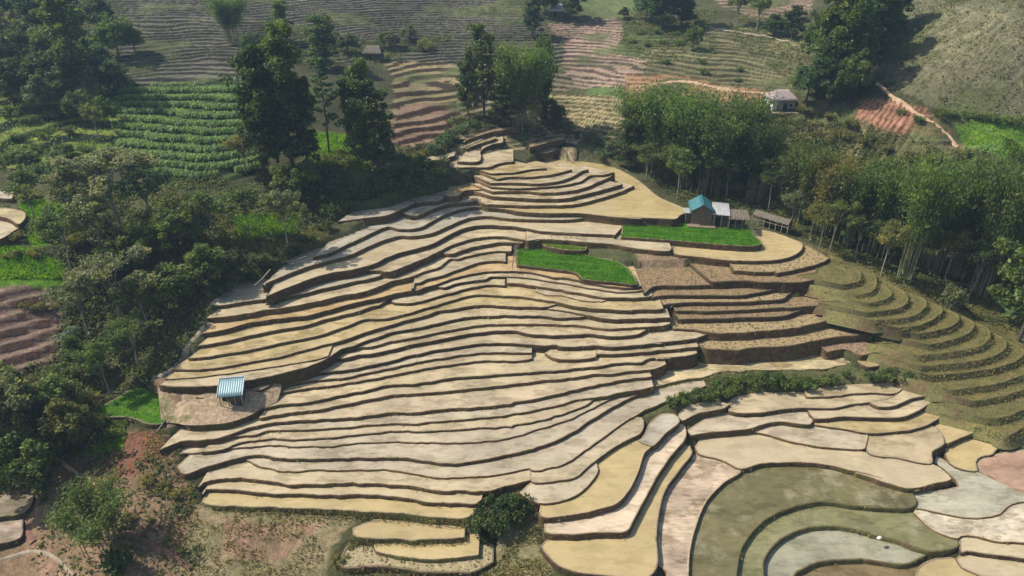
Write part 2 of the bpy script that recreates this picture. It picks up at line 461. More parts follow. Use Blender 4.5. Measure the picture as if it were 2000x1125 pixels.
 ('q2', 10.40, 'p', C_STU, "Q 780,150 1040,165 1200,160 I 40,335 150,315 260,285 302,262"),
 ('q3', 9.80, 'p', C_PLO, "Q 560,262 850,250 1050,262 I 60,380 150,380 250,365 360,340"),
 ('q4', 9.25, 'p', C_PLO, "P 1010,300 Q 0,305 300,300 600,290 750,278 1060,268 1278,262 I 160,378 300,372"),
 ('q5', 8.60, 'p', C_PLO, "P 1090,350 Q 60,398 300,395 700,400 900,390 1100,355 1278,320 I 90,405 200,415 370,410 425,368"),
 ('q6', 8.05, 'p', C_STU, "Q 80,495 250,470 500,465 800,465 1000,455 1278,430 I 100,440 160,420 250,440 340,432"),
 ('q7', 7.45, 'p', C_PLO, "Q 200,545 550,555 800,545 1100,530 1278,520 I 150,500 300,485 420,450"),
 ('q8', 6.90, 'p', C_PLO, "Q 230,635 500,630 800,620 1278,600 I 150,520 340,495 430,480"),
 ('q9', 6.20, 'p', C_STU, "Q 180,730 400,740 560,770 800,775 1000,760 1278,735 I 150,600 350,555 500,548"),
 ('q10', 5.00, 'p', C_STU, "Q 450,900 500,925 750,940 850,940 950,920 1278,905 I 100,690 200,670 350,645 550,630"),
 ('q10b', 3.9, 'p', (0.33, 0.22, 0.15), "I 290,722 380,705 450,735 560,715 720,697"),
 ('q12', 3.05, 'm', C_YEL, "I 440,770 480,790 600,780 728,772"),
 ('q11', 2.62, 'x', (0.56, 0.46, 0.27), "C 640,207 750,180 850,155 930,148 1050,112 1150,110 D 460,62 700,60 950,55 1030,40 1100,28"),
 ('hp1', 6.05, 'm', C_TAN, "A 215,203 300,198 348,182"),
 ('d1', 0.0, 'w', C_YEL, "A 1030,880 1030,915 1130,930 B 80,930 270,940 400,935 550,928"),
 ('d2', -0.6, 'w', C_YEL, "A 1140,965 1150,1000 B 200,1020 350,1038 480,1035 622,1015"),
 ('d3', -1.1, 'p', (0.42, 0.36, 0.22), "A 950,1060 980,1085 1100,1080 B 0,1075 200,1090 400,1110 600,1105 700,1060"),
]
# fields surveyed all round
CLOSED = [
 ('r0', 13.45, 'w', C_YEL, "J 560,770 680,780 800,800 950,812 1150,812 1260,814 1400,830 1560,845 1700,850 H 330,210 500,215 620,218 640,200 690,172 620,140 530,100 J 1700,590 1600,525 1450,460 1250,430 1140,428 1020,395 900,470 700,600 560,700"),
 ('pond2', 11.0, 'w', C_YEL, "H 590,388 620,412 750,428 900,445 1080,450 1200,440 1280,412 1315,378 1308,350 1250,325 1150,290 1050,278 1000,300 700,320"),
 ('bed1', 12.0, 's', C_SEED, "H 318,318 322,285 345,240 600,240 800,265 1000,268 1050,310 1088,355 1050,367 900,362 600,337"),
 ('bed2', 9.85, 's', C_SEED, "G 872,472 880,385 1000,368 1060,390 1180,405 1300,428 H 250,440 330,470 380,520 402,578 300,570 100,545 G 1200,517 1000,487"),
 ('bed3', 10.7, 's', (0.09, 0.15, 0.02), "G 1005,352 1050,322 1150,335 1245,362 1250,388 1130,388 1030,368"),
 ('b6box', 5.2, 'm', C_TAN, "O 1505,765 1600,835 1700,860 P 80,1025 250,1025 400,1015 465,1000 462,905 250,890 50,890"),
 ('c1', 2.0, 'm', C_PAL, "C 88,610 97,660 200,658 310,640 360,600 410,560 500,495 570,455 632,422 652,380 640,345 580,345 480,415 380,485 280,555 200,585"),
 ('c2', 1.75, 'm', C_PNK, "C 38,715 85,750 130,766 230,760 330,720 400,650 426,600 405,560 340,600 240,640 110,655"),
 ('c3', 1.5, 'w', C_YEL, "C 142,775 140,832 280,826 420,800 520,765 580,700 620,620 660,510 690,482 640,455 600,420 430,540 400,640 300,720"),
 ('c3b', 1.6, 'm', C_GRY, "C 625,460 690,484 760,420 830,358 800,325 740,325 680,370 650,430"),
 ('c4', 0.75, 'm', (0.56, 0.45, 0.31), "C 160,868 158,908 300,920 450,910 565,905 600,850 660,740 720,630 780,540 862,427 832,362 740,420 660,510 600,640 520,750 300,800"),
 ('c5', -0.05, 'w', C_YEL, "C 165,950 143,975 180,1030 220,1070 330,1112 500,1128 640,1150 700,1110 722,1060 715,950 725,830 760,700 830,600 892,512 880,482 850,475 760,540 640,740 560,880 300,900"),
 ('c6', -0.75, 'x', (0.54, 0.42, 0.29), "C 720,1075 760,1100 750,1300 860,1300 872,1125 880,1000 910,880 960,760 1040,670 1132,602 1040,550 920,520 830,590 760,690 720,830 705,950"),
 ('c7', -0.55, 'w', C_PAL, "D 285,455 300,492 420,525 520,572 620,547 800,537 950,547 1100,582 1250,620 E 450,590 600,640 712,672 850,650 950,622 935,602 850,545 700,520 500,485 300,440 D 700,360 450,370 330,400"),
 ('c7b', -0.25, 'm', C_PNK, "D 585,378 680,400 800,434 1000,464 1165,465 1172,440 1165,380 900,340 700,325 600,345"),
 ('c8', -1.2, 'y', C_MOS, "D 480,1300 500,1125 530,980 600,880 700,805 850,755 950,742 1100,762 1250,768 E 500,767 740,772 770,740 700,655 500,580 300,540 D 800,520 560,540 400,620 280,800 240,1000 235,1300"),
 ('c9', -1.8, 'y', C_MOS2, "D 640,1300 640,1125 645,1040 700,960 800,900 900,872 1050,872 1200,907 E 520,907 650,937 840,997 990,966 980,930 860,885 770,820 730,755 350,740 150,745 D 700,790 560,900 490,1000 460,1300"),
 ('c10', -2.4, 'y', (0.30, 0.29, 0.20), "D 790,1300 800,1125 860,1080 950,1050 1150,1040 E 500,1042 600,1055 700,1065 760,1050 830,990 650,930 350,860 D 800,880 660,980 620,1125 600,1300"),
 ('c11', -3.0, 'm', (0.20, 0.15, 0.07), "D 780,1320 800,1080 950,1030 1150,1020 E 600,1030 760,1030 900,1060 850,1320"),
 ('e0', 1.3, 'm', C_PNK, "D 195,300 215,322 300,285 440,257 465,240 420,225 300,230 220,262"),
 ('e1', 1.25, 'm', C_TAN, "E 200,200 350,195 440,182 550,178 650,182 692,158 690,132 450,135 300,150 190,170"),
 ('e2', 0.95, 'm', C_TAN, "D 455,240 460,272 500,282 620,282 720,267 850,257 1000,257 1100,237 E 520,228 640,207 680,160 500,170 300,180 D 860,175 600,180 470,210"),
 ('e3', 1.1, 'm', C_TAN, "E 525,228 570,249 650,246 750,207 850,192 960,191 1022,186 1000,150 880,130 700,128 660,190"),
 ('e4', 0.62, 'm', C_TAN, "E 205,268 235,310 400,302 550,306 680,306 760,282 850,232 960,214 1030,205 1020,180 850,180 700,220 550,240 350,250"),
 ('e4L', 0.35, 'm', C_PNK, "D 240,372 262,398 330,386 450,376 560,366 640,342 720,328 880,342 895,310 860,255 700,255 480,270 440,262"),
 ('e5', 0.0, 'm', C_YEL, "E 240,345 380,365 510,386 640,381 780,361 860,326 930,281 1000,269 1135,267 1110,215 1000,205 850,225 700,300 400,295 235,312"),
 ('e6', -0.4, 'm', C_TAN, "E 512,400 520,492 680,518 845,545 850,485 915,440 865,355 780,350 640,375"),
 ('e7', -0.6, 'w', C_YEL, "E 860,350 890,400 918,438 1000,412 1100,372 1215,352 1200,300 1120,262 1000,265 920,285"),
 ('e8', -1.35, 'w', C_YEL, "E 915,500 940,545 1000,577 1085,582 1075,540 1100,510 1150,502 1210,455 1340,435 1340,400 1250,375 1215,345 1050,370 920,430"),
 ('e8b', -1.6, 'm', (0.42, 0.27, 0.18), "E 1085,585 1150,610 1200,642 1324,700 1500,760 1600,480 1350,470 1200,490 1150,505 1080,540"),
 ('e9', -1.5, 'y', (0.44, 0.41, 0.30), "E 860,540 870,505 930,535 1090,590 1200,640 1324,700 1420,735 1324,742 1260,757 1180,812 1050,827 850,792 740,765 715,710 980,658 950,610"),
 ('e10', -1.65, 'x', (0.56, 0.49, 0.35), "E 755,800 860,892 980,932 1000,916 1080,921 1180,946 1324,953 1500,960 1500,720 1330,735 1250,750 1170,805 1050,820 850,785 760,775"),
 ('e11', -1.9, 'w', C_PAL, "E 985,935 1000,1002 1030,1000 1180,1017 1330,1037 1500,1060 1500,950 1324,945 1180,940 1080,915 1005,912"),
 ('e12', -2.4, 'w', C_PAL, "E 970,1035 1000,1082 1100,1128 1300,1230 1500,1250 1500,1030 1330,1030 1180,1010 1030,995"),
 ('e13', -2.5, 'w', C_YEL, "E 785,1075 760,1128 800,1250 1200,1250 1100,1128 1000,1082 975,1035 870,1035 820,1050"),
 ('lt1', 19.6, 'm', C_YEL, "T -120,965 0,960 90,968 180,990 192,1015 175,1055 140,1080 60,1040 0,1022 -120,1020"),
 ('lt2', 18.9, 'm', C_TAN, "T -120,1025 0,1025 60,1040 130,1078 150,1105 110,1125 0,1190 -120,1200"),
 ('lt3', 20.4, 'm', C_PNK, "T -120,840 0,838 95,842 100,868 80,895 0,890 -120,890"),
 ('bl1', 0.6, 'x', (0.27, 0.22, 0.15), "S -200,545 0,540 240,545 180,665 0,700 -200,720"),
 ('bl2', 0.0, 'x', (0.38, 0.30, 0.22), "S -200,740 0,735 150,700 165,760 150,850 0,890 -200,900"),
 ('hp2', 6.1, 'x', (0.40, 0.32, 0.22), "A 480,150 530,168 600,142 648,100 560,112 485,130"),
 ('bed4', 4.9, 's', (0.06, 0.14, 0.012), "R 640,985 720,925 860,850 960,790 1100,790 1225,880 1240,960 1190,1040 1060,1040 985,1005 850,990 720,1000"),
]
# grass steps on the nose to the right: they run back round the hill
GSTEP = [
 ('g1', 9.9, "I 300,262 345,300 435,312 457,345 440,377 360,390"), ('g2', 9.25, "I 440,300 515,330 532,390 510,427 430,440"),
 ('g3', 8.75, "I 560,385 607,430 580,462 490,482"), ('g4', 8.2, "I 610,395 662,422 687,462 650,502 480,528"),
 ('g5', 7.6, "I 700,430 772,467 762,512 700,547 520,567"), ('g6', 6.95, "I 790,475 852,502 832,547 750,587 640,602"),
 ('g7', 6.3, "I 870,510 928,537 932,572 860,607 730,630"), ('g8', 5.55, "I 945,540 1002,572 992,622 900,662 790,684"),
 ('g9', 4.85, "I 1020,575 1082,612 1082,662 980,707 740,738"), ('g10', 4.1, "I 1100,625 1162,662 1152,712 1050,757 750,790"),
 ('g11', 3.35, "I 1180,665 1255,712 1232,752 1100,802 800,835"), ('g12', 2.6, "I 1300,740 1340,790 1250,832 1100,880 900,905"),
 ('g13', 1.9, "I 1380,830 1400,860 1250,905 1150,935 1000,962"), ('g14', 1.2, "I 1400,950 1250,1002 1130,1042 1060,1040"),
 ('g15', 0.4, "I 1420,1050 1250,1090 1160,1130 1120,1100"),
]

def spline(P, step):
    """smooth resampled line through the surveyed points"""
    P = [np.array(p, float) for p in P]
    out = []
    n = len(P)
    for i in range(n - 1):
        p0 = P[i - 1] if i > 0 else 2 * P[0] - P[1]
        p1, p2 = P[i], P[i + 1]
        p3 = P[i + 2] if i + 2 < n else 2 * P[-1] - P[-2]
        L = np.linalg.norm(p2 - p1)
        if L < 1e-4:
            continue
        k = max(1, int(L / step))
        # centripetal tangents keep corners tight
        d0 = max(np.linalg.norm(p1 - p0), 1e-3) ** 0.5; d1 = max(L, 1e-3) ** 0.5; d2 = max(np.linalg.norm(p3 - p2), 1e-3) ** 0.5
        m1 = (p2 - p1) / d1 - (p2 - p0) / (d0 + d1) + (p1 - p0) / d0
        m2 = (p3 - p2) / d2 - (p3 - p1) / (d1 + d2) + (p2 - p1) / d1
        m1 *= d1; m2 *= d1
        for j in range(k):
            t = j / k
            out.append((2 * t**3 - 3 * t**2 + 1) * p1 + (t**3 - 2 * t**2 + t) * m1 + (-2 * t**3 + 3 * t**2) * p2 + (t**3 - t**2) * m2)
    out.append(P[-1])
    return np.array(out)

def area2(P):
    x, y = P[:, 0], P[:, 1]
    return float(np.sum(x * np.roll(y, -1) - np.roll(x, -1) * y)) * 0.5

SLABS = []      # (key, z, kind, colour, polygon xy, edge length)

def make_open(key, z, kind, colr, survey, D=7.0, dirn=(0.0, 1.0)):
    E = spline([at_z(u, v, z)[:2] for u, v in sight(survey)], 0.55)
    w = fbm(E[:, 0] * 0.9, E[:, 1] * 0.9, len(SLABS) + 3, 3) * 0.42
    E = E + np.stack([np.zeros(len(E)), w], 1)
    back = (E + np.array(dirn) * D)[::-1][::6]
    P = np.concatenate([E, back])
    if area2(P) < 0:
        P = P[::-1]
    SLABS.append((key, z, kind, colr, P, E))

def make_closed(key, z, kind, colr, survey):
    pts = [at_z(u, v, z)[:2] for u, v in sight(survey)]
    pts.append(pts[0])
    E = spline(pts, 0.6)[:-1]
    w = fbm(E[:, 0] * 0.9, E[:, 1] * 0.9, len(SLABS) + 3, 2) * 0.22
    E = E + np.stack([w * 0.3, w], 1)
    if area2(E) < 0:
        E = E[::-1]
    SLABS.append((key, z, kind, colr, E, E))

WIDE = {'a2': 9, 'L11': 8, 'q10': 9, 'q11': 6, 'r8': 9, 'r9': 7, 'r7': 8, 'r6': 9, 'q10b': 4, 'q12': 3, 'd1': 3.0, 'hp1': 2.0, 'd2': 3.0, 'd3': 4, 'a2p': 5,
        'a0': 5, 't1': 4, 't2': 4, 't3': 5, 'r1': 7, 'r14': 3, 'L1': 5, 'r12': 2.6, 'r13': 2.6, 'r11': 2.0, 'r10': 2.0, 'a5': 6, 'q2': 6, 'L9': 6}
for s in OPEN:
    back = (0.0, 1.0)
    if s[0] in ('r1', 'r2', 'r3', 'r4', 'r5', 'r6', 'r7'):
        back = (-0.78, 0.62)
    elif s[0][0] == 'q':
        back = (-0.35, 0.94)
    make_open(*s, D=WIDE.get(s[0], 7.0), dirn=back)
for s in CLOSED:
    make_closed(*s)
for k, z, sv in GSTEP:
    make_open(k, z, 'g', C_GRS, sv, D=7.0, dirn=(-0.85, 0.45))

# ---------------------------------------------------------------- the lie of the land
CTRL = []
for key, z, kind, colr, P, E in SLABS:
    st = max(1, int(len(E) / max(2, len(E) * 0.55 / 9.0)))
    for x, y in E[::st]:
        CTRL.append((x, y, z - 0.35))
LEFT_ENDS = {'L1', 'L2', 'L3', 'L5', 'L6', 'L9', 'L11', 'b2', 'p2', 'b1', 'a8', 'S3', 'a6', 'a4', 'a4L', 'a2', 'a1', 'a0', 't1', 't2'}
for key, z, kind, colr, P, E in SLABS:
    if key in LEFT_ENDS:
        x, y = E[0] if E[0][0] < E[-1][0] else E[-1]
        CTRL += [(x - 1.6, y + 0.5, z + 0.1), (x - 1.8, y + 3.5, z + 0.45)]
for key, z, kind, colr, P, E in SLABS:
    if kind == 'g' and key not in ('g9', 'g10', 'g11'):
        for e in (E[0], E[-1]):
            CTRL += [(e[0] - 1.2, e[1] + 1.0, z + 0.25)]
SPOT = """
950,238,20.8 1010,243,20.4 1060,250,19.9 1100,262,19.3 1140,272,18.8 900,262,20.3
0,1125,-1.2 200,1125,-1.2 450,1125,-1.8 600,1080,-1.2 660,1125,-1.8 1000,1125,-1.4 1000,1060,-1.0 0,960,1.2 150,950,1.0 300,950,1.5 380,1010,0.2 550,1030,-0.4
800,1200,-2.6 1000,1200,-2.4 1200,1250,-2.2 200,850,2.6 100,900,2.2 0,850,4.0 110,780,5.0 0,740,7.2 110,740,6.6
60,650,10.5 0,600,13 60,545,15 0,500,16.8 150,545,13.8 0,440,18.4 110,620,10.8 100,690,8.2
300,700,7.4 250,740,5.6 315,735,7.0 350,680,8.4 380,620,10.2 400,600,10.8 440,580,11.8 490,560,12.8 540,530,13.6 590,505,13.9 200,650,8.2 250,560,11.5 350,500,14 450,480,15 550,440,16 620,460,14.6 700,400,16.8 800,370,17.4 870,340,18.0 850,305,19.4
200,450,17 100,450,17.6 250,370,19.6 430,360,20 100,350,20.8 0,330,22 250,280,22.5 480,280,22.8 250,200,26 480,190,26.6 100,250,24 0,200,27 560,320,20.4 700,310,20.4 650,280,21.4
250,150,28.6 0,100,32 500,100,31 250,50,35.5 500,0,40 0,0,40 750,100,28.5 750,0,38 850,200,23 850,130,26 900,60,31.5 1000,0,38.5 800,270,20.6 900,260,20.6
1150,250,19 1150,190,22.5 1150,150,25.5 1150,60,31.5 1330,350,12.6 1450,400,11.6 1550,440,10.4 1700,520,8.6 1800,560,6.8 1900,605,5.0 2000,640,3.0 1250,330,14
1700,400,11 1900,450,9.5 2000,400,12.5 1600,280,18.2 1750,300,18.8 1900,270,22 2000,250,24.5 2000,310,20.5 1850,330,16.5 1400,250,19.5
1530,212,23.6 1400,170,26 1450,100,30 1600,170,27 1300,100,29.5 1250,30,35 1450,20,36 1650,180,27 1700,170,28.5 1800,100,35 2000,100,38 2000,0,46 1800,20,42 1720,60,36 1850,200,29.5 2000,200,31.5
1500,735,1.9 1700,738,1.7 1400,770,1.9 1330,800,1.7 975,990,0.2 975,1040,-0.8 2200,900,-1.6 2200,700,0 2250,500,9 -250,900,4 -250,600,15 -250,300,27 2250,300,27
"""
for tok in SPOT.split():
    u, v, z = map(float, tok.split(','))
    CTRL.append(at_z(u, v, z))
CTRL += [(-280, 60, 24), (260, 60, -2), (-280, 250, 62), (270, 250, 66), (0, 400, 76), (-300, 420, 95), (300, 420, 95), (0, 20, -6), (-80, 20, -5), (80, 20, -7),
         (0, -60, -22), (-300, -60, 10), (300, -60, -12), (0, 300, 52), (120, 290, 56), (-120, 290, 56)]
CTRL = np.array(CTRL)

def mq(r2):
    return np.sqrt(r2 + 36.0)
def fit_surface(C):
    xy, z = C[:, :2], C[:, 2]
    r2 = ((xy[:, None] - xy[None]) ** 2).sum(2)
    n = len(C)
    A = np.zeros((n + 3, n + 3))
    A[:n, :n] = mq(r2) - np.eye(n) * 1.2          # slight smoothing
    A[:n, n] = 1; A[:n, n + 1:n + 3] = xy / 100.0
    A[n:, :n] = A[:n, n:].T
    return np.linalg.lstsq(A, np.concatenate([z, [0, 0, 0]]), rcond=1e-9)[0]
SURF_W = fit_surface(CTRL)

def surface(x, y):
    x = np.asarray(x, float).ravel(); y = np.asarray(y, float).ravel()
    out = np.empty(len(x))
    n = len(CTRL)
    for i in range(0, len(x), 20000):
        xs, ys = x[i:i + 20000], y[i:i + 20000]
        r2 = (xs[:, None] - CTRL[None, :, 0]) ** 2 + (ys[:, None] - CTRL[None, :, 1]) ** 2
        out[i:i + 20000] = mq(r2) @ SURF_W[:n] + SURF_W[n] + SURF_W[n + 1] * xs / 100 + SURF_W[n + 2] * ys / 100
    return np.clip(out, -30, 130)

def axis(dense_lo, dense_hi, step, lo, hi, grow=1.13):
    mid = list(np.arange(dense_lo, dense_hi, step))
    a, s = [], step
    x = dense_lo
    while x > lo:
        s *= grow; x -= s; a.append(x)
    b, s, x = [], step, mid[-1]
    while x < hi:
        s *= grow; x += s; b.append(x)
    return np.array(a[::-1] + mid + b)
GX = axis(-150, 165, 0.7, -700, 700)
GY = axis(36, 250, 0.45, -160, 900)
XX, YY = np.meshgrid(GX, GY)
# survey the smooth surface on a coarse sheet, then refine it
cx, cy = axis(-155, 170, 2.4, -710, 710), axis(30, 250, 2.0, -170, 910)
CXX, CYY = np.meshgrid(cx, cy)
CZ = surface(CXX, CYY).reshape(CXX.shape)

def bil(x, y, xs, ys, Z):
    x = np.clip(x, xs[0], xs[-1] - 1e-6); y = np.clip(y, ys[0], ys[-1] - 1e-6)
    i = np.clip(np.searchsorted(xs, x, side='right') - 1, 0, len(xs) - 2)
    j = np.clip(np.searchsorted(ys, y, side='right') - 1, 0, len(ys) - 2)
    fx = (x - xs[i]) / (xs[i + 1] - xs[i]); fy = (y - ys[j]) / (ys[j + 1] - ys[j])
    return (Z[j, i] * (1 - fx) + Z[j, i + 1] * fx) * (1 - fy) + (Z[j + 1, i] * (1 - fx) + Z[j + 1, i + 1] * fx) * fy

ZB = bil(XX, YY, cx, cy, CZ)
ZB = ZB + fbm(XX / 22, YY / 22, 5, 3) * 1.1 + fbm(XX / 4.5, YY / 4.5, 9, 3) * 0.35

def wobble(x, y, zb, step):
    calm = step in (0.62, 0.5001)
    return zb + fbm(x / 7, y / 7, 55, 2) * (0.5 if not calm else 0.25) + fbm(x / 19, y / 19, 57, 2) * (1.6 if not calm else 0.2) + fbm(x / 2.4, y / 2.4, 56, 2) * 0.22 * min(1.0, step)

# what the ground is made of, field by field (sighted outlines), with stepped fields cut into the slope
# outline, step height (0 = smooth), tread colour, riser colour
FIELDS = [
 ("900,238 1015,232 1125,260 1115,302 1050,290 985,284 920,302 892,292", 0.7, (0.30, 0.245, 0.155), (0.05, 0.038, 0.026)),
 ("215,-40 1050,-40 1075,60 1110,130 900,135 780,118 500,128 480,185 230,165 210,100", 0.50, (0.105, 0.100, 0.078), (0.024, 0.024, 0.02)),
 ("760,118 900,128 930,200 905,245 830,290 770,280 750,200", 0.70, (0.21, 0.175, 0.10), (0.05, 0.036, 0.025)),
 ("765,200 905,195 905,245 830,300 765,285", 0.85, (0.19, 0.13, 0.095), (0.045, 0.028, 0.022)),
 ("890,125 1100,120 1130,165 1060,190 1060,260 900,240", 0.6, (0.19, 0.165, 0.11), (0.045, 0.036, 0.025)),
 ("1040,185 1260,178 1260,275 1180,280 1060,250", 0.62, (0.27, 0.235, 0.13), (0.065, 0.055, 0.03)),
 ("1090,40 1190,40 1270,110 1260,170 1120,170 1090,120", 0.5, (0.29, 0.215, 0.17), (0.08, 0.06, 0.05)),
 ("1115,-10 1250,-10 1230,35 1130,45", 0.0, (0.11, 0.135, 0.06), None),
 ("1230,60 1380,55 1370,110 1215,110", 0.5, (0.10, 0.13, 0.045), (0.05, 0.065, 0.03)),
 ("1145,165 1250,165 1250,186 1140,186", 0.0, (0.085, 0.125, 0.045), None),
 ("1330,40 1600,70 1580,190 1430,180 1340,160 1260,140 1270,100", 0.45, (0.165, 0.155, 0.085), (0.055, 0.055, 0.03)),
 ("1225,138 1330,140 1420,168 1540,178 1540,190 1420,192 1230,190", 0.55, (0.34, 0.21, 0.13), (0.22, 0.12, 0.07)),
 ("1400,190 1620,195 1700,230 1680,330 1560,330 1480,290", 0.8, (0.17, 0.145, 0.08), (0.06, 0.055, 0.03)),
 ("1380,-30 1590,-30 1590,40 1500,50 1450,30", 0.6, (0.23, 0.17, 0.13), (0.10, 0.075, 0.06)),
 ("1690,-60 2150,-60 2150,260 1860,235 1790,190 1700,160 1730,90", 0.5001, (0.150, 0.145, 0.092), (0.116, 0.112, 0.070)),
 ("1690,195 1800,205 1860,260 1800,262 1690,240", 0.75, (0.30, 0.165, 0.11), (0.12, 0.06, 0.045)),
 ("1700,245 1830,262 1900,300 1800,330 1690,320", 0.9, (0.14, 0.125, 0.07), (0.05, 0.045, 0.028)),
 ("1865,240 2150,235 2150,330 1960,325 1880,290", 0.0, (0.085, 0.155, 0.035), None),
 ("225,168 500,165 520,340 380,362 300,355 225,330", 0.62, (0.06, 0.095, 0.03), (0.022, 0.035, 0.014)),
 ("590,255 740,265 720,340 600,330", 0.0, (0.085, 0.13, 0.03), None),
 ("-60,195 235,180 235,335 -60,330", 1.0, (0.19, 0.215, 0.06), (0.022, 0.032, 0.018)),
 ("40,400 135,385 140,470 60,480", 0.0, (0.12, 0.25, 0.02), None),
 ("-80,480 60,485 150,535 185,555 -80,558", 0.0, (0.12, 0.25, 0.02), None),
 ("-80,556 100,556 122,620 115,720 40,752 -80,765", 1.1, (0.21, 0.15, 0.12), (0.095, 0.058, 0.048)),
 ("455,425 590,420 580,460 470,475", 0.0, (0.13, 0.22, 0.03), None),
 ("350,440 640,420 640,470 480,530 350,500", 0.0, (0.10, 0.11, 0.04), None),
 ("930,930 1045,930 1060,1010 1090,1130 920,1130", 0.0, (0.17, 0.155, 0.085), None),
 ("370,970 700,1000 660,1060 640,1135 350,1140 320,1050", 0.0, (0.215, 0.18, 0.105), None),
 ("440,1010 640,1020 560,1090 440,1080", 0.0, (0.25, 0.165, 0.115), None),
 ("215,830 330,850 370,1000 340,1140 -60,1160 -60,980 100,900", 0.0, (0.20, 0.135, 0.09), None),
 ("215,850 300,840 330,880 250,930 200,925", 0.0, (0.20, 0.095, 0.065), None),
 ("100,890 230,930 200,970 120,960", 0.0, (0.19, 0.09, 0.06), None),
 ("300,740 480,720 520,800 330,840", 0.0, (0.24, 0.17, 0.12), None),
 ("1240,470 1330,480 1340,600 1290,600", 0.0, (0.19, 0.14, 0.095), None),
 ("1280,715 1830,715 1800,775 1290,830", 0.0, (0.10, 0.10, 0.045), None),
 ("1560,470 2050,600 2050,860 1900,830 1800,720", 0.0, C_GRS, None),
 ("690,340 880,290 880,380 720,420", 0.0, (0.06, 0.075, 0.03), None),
]
U0, V0 = project(XX, YY, ZB)
UJ = U0 + fbm(XX / 3, YY / 3, 21, 2) * 14 + fbm(XX / 14, YY / 14, 22, 2) * 50
VJ = V0 + fbm(XX / 3, YY / 3, 31, 2) * 9 + fbm(XX / 14, YY / 14, 32, 2) * 26
GCOL = np.empty(XX.shape + (3,))
tone = fbm(XX / 12, YY / 12, 41, 3)[..., None]
GCOL[:] = np.array((0.065, 0.068, 0.034)) * (1 + tone * 1.2)
ZG = ZB.copy()
front = YY > 34
for spec, step, ct, cr in FIELDS:
    poly = sight(spec)
    m = inpoly(UJ, VJ, poly) & front
    if step > 0:
        wob = wobble(XX[m], YY[m], ZB[m], step)
        q = wob / step
        k = np.floor(q); f = q - k
        s = np.clip((f - 0.60) / 0.32, 0, 1); s = s * s * (3 - 2 * s)
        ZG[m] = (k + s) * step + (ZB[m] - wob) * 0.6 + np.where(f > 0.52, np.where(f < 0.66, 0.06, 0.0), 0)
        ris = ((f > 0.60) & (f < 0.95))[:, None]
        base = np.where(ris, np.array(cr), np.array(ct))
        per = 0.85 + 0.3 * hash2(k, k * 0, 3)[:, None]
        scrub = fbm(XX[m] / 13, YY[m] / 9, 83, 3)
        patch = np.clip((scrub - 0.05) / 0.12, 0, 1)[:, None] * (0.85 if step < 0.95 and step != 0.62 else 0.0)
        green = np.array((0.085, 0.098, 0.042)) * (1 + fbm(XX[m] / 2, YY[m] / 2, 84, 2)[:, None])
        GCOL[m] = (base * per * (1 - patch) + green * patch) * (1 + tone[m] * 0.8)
    else:
        GCOL[m] = np.array(ct) * (1 + tone[m] * 1.0)

# the terraces are cut out of the slope: the ground passes below every field
TOPZ = np.full(XX.shape, -1e9)
for key, z, kind, colr, P, E in SLABS:
    x0, y0 = P.min(0); x1, y1 = P.max(0)
    i0, i1 = np.searchsorted(GX, [x0, x1]); j0, j1 = np.searchsorted(GY, [y0, y1])
    sx, sy = XX[j0:j1, i0:i1], YY[j0:j1, i0:i1]
    if sx.size:
        ins = inpoly(sx, sy, P)
        sub = TOPZ[j0:j1, i0:i1]
        sub[ins] = np.maximum(sub[ins], z)
under = TOPZ > -1e8
ZG = np.where(under, np.minimum(ZG, TOPZ - 0.8), ZG)

ny, nx = XX.shape
idx = np.arange(ny * nx).reshape(ny, nx)
F = np.stack([idx[:-1, :-1].ravel(), idx[:-1, 1:].ravel(), idx[1:, 1:].ravel(), idx[1:, :-1].ravel()], 1)
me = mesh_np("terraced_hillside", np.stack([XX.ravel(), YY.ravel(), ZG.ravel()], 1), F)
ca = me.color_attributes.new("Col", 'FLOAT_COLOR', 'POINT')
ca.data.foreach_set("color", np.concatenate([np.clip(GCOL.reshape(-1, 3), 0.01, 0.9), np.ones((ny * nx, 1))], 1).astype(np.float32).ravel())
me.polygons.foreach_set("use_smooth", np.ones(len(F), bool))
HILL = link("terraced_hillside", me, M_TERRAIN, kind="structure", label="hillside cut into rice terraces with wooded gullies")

def gz(x, y):
    return float(bil(np.array([x]), np.array([y]), GX, GY, ZG)[0])
def gzv(x, y):
    return bil(np.asarray(x), np.asarray(y), GX, GY, ZG)

def ground(u, v, t0=45.0, t1=420.0):
    """first point of the ground along a sighting"""
    d = np.array(ray(u, v))
    t = np.arange(t0, t1, 0.4)
    z = CAM_H + d[2] * t
    g = gzv(d[0] * t, d[1] * t)
    hit = np.nonzero(z <= g)[0]
    i = hit[0] if len(hit) else len(t) - 1
    return Vector((d[0] * t[i], d[1] * t[i], float(g[i])))

# ---------------------------------------------------------------- terrace fields
def offset_loop(P, d):
    """move a closed counter-clockwise loop outward by d (n,)"""
    a = np.roll(P, 1, 0); b = np.roll(P, -1, 0)
    t = b - a
    t /= np.maximum(np.linalg.norm(t, axis=1), 1e-6)[:, None]
    nrm = np.stack([t[:, 1], -t[:, 0]], 1)
    return P + nrm * (d[:, None] if hasattr(d, 'shape') else d)

def clean_loop(P, tol=0.18):
    keep = [P[0]]
    for p in P[1:]:
        if np.linalg.norm(p - keep[-1]) > tol:
            keep.append(p)
    if np.linalg.norm(keep[0] - keep[-1]) < tol:
        keep.pop()
    return np.array(keep)

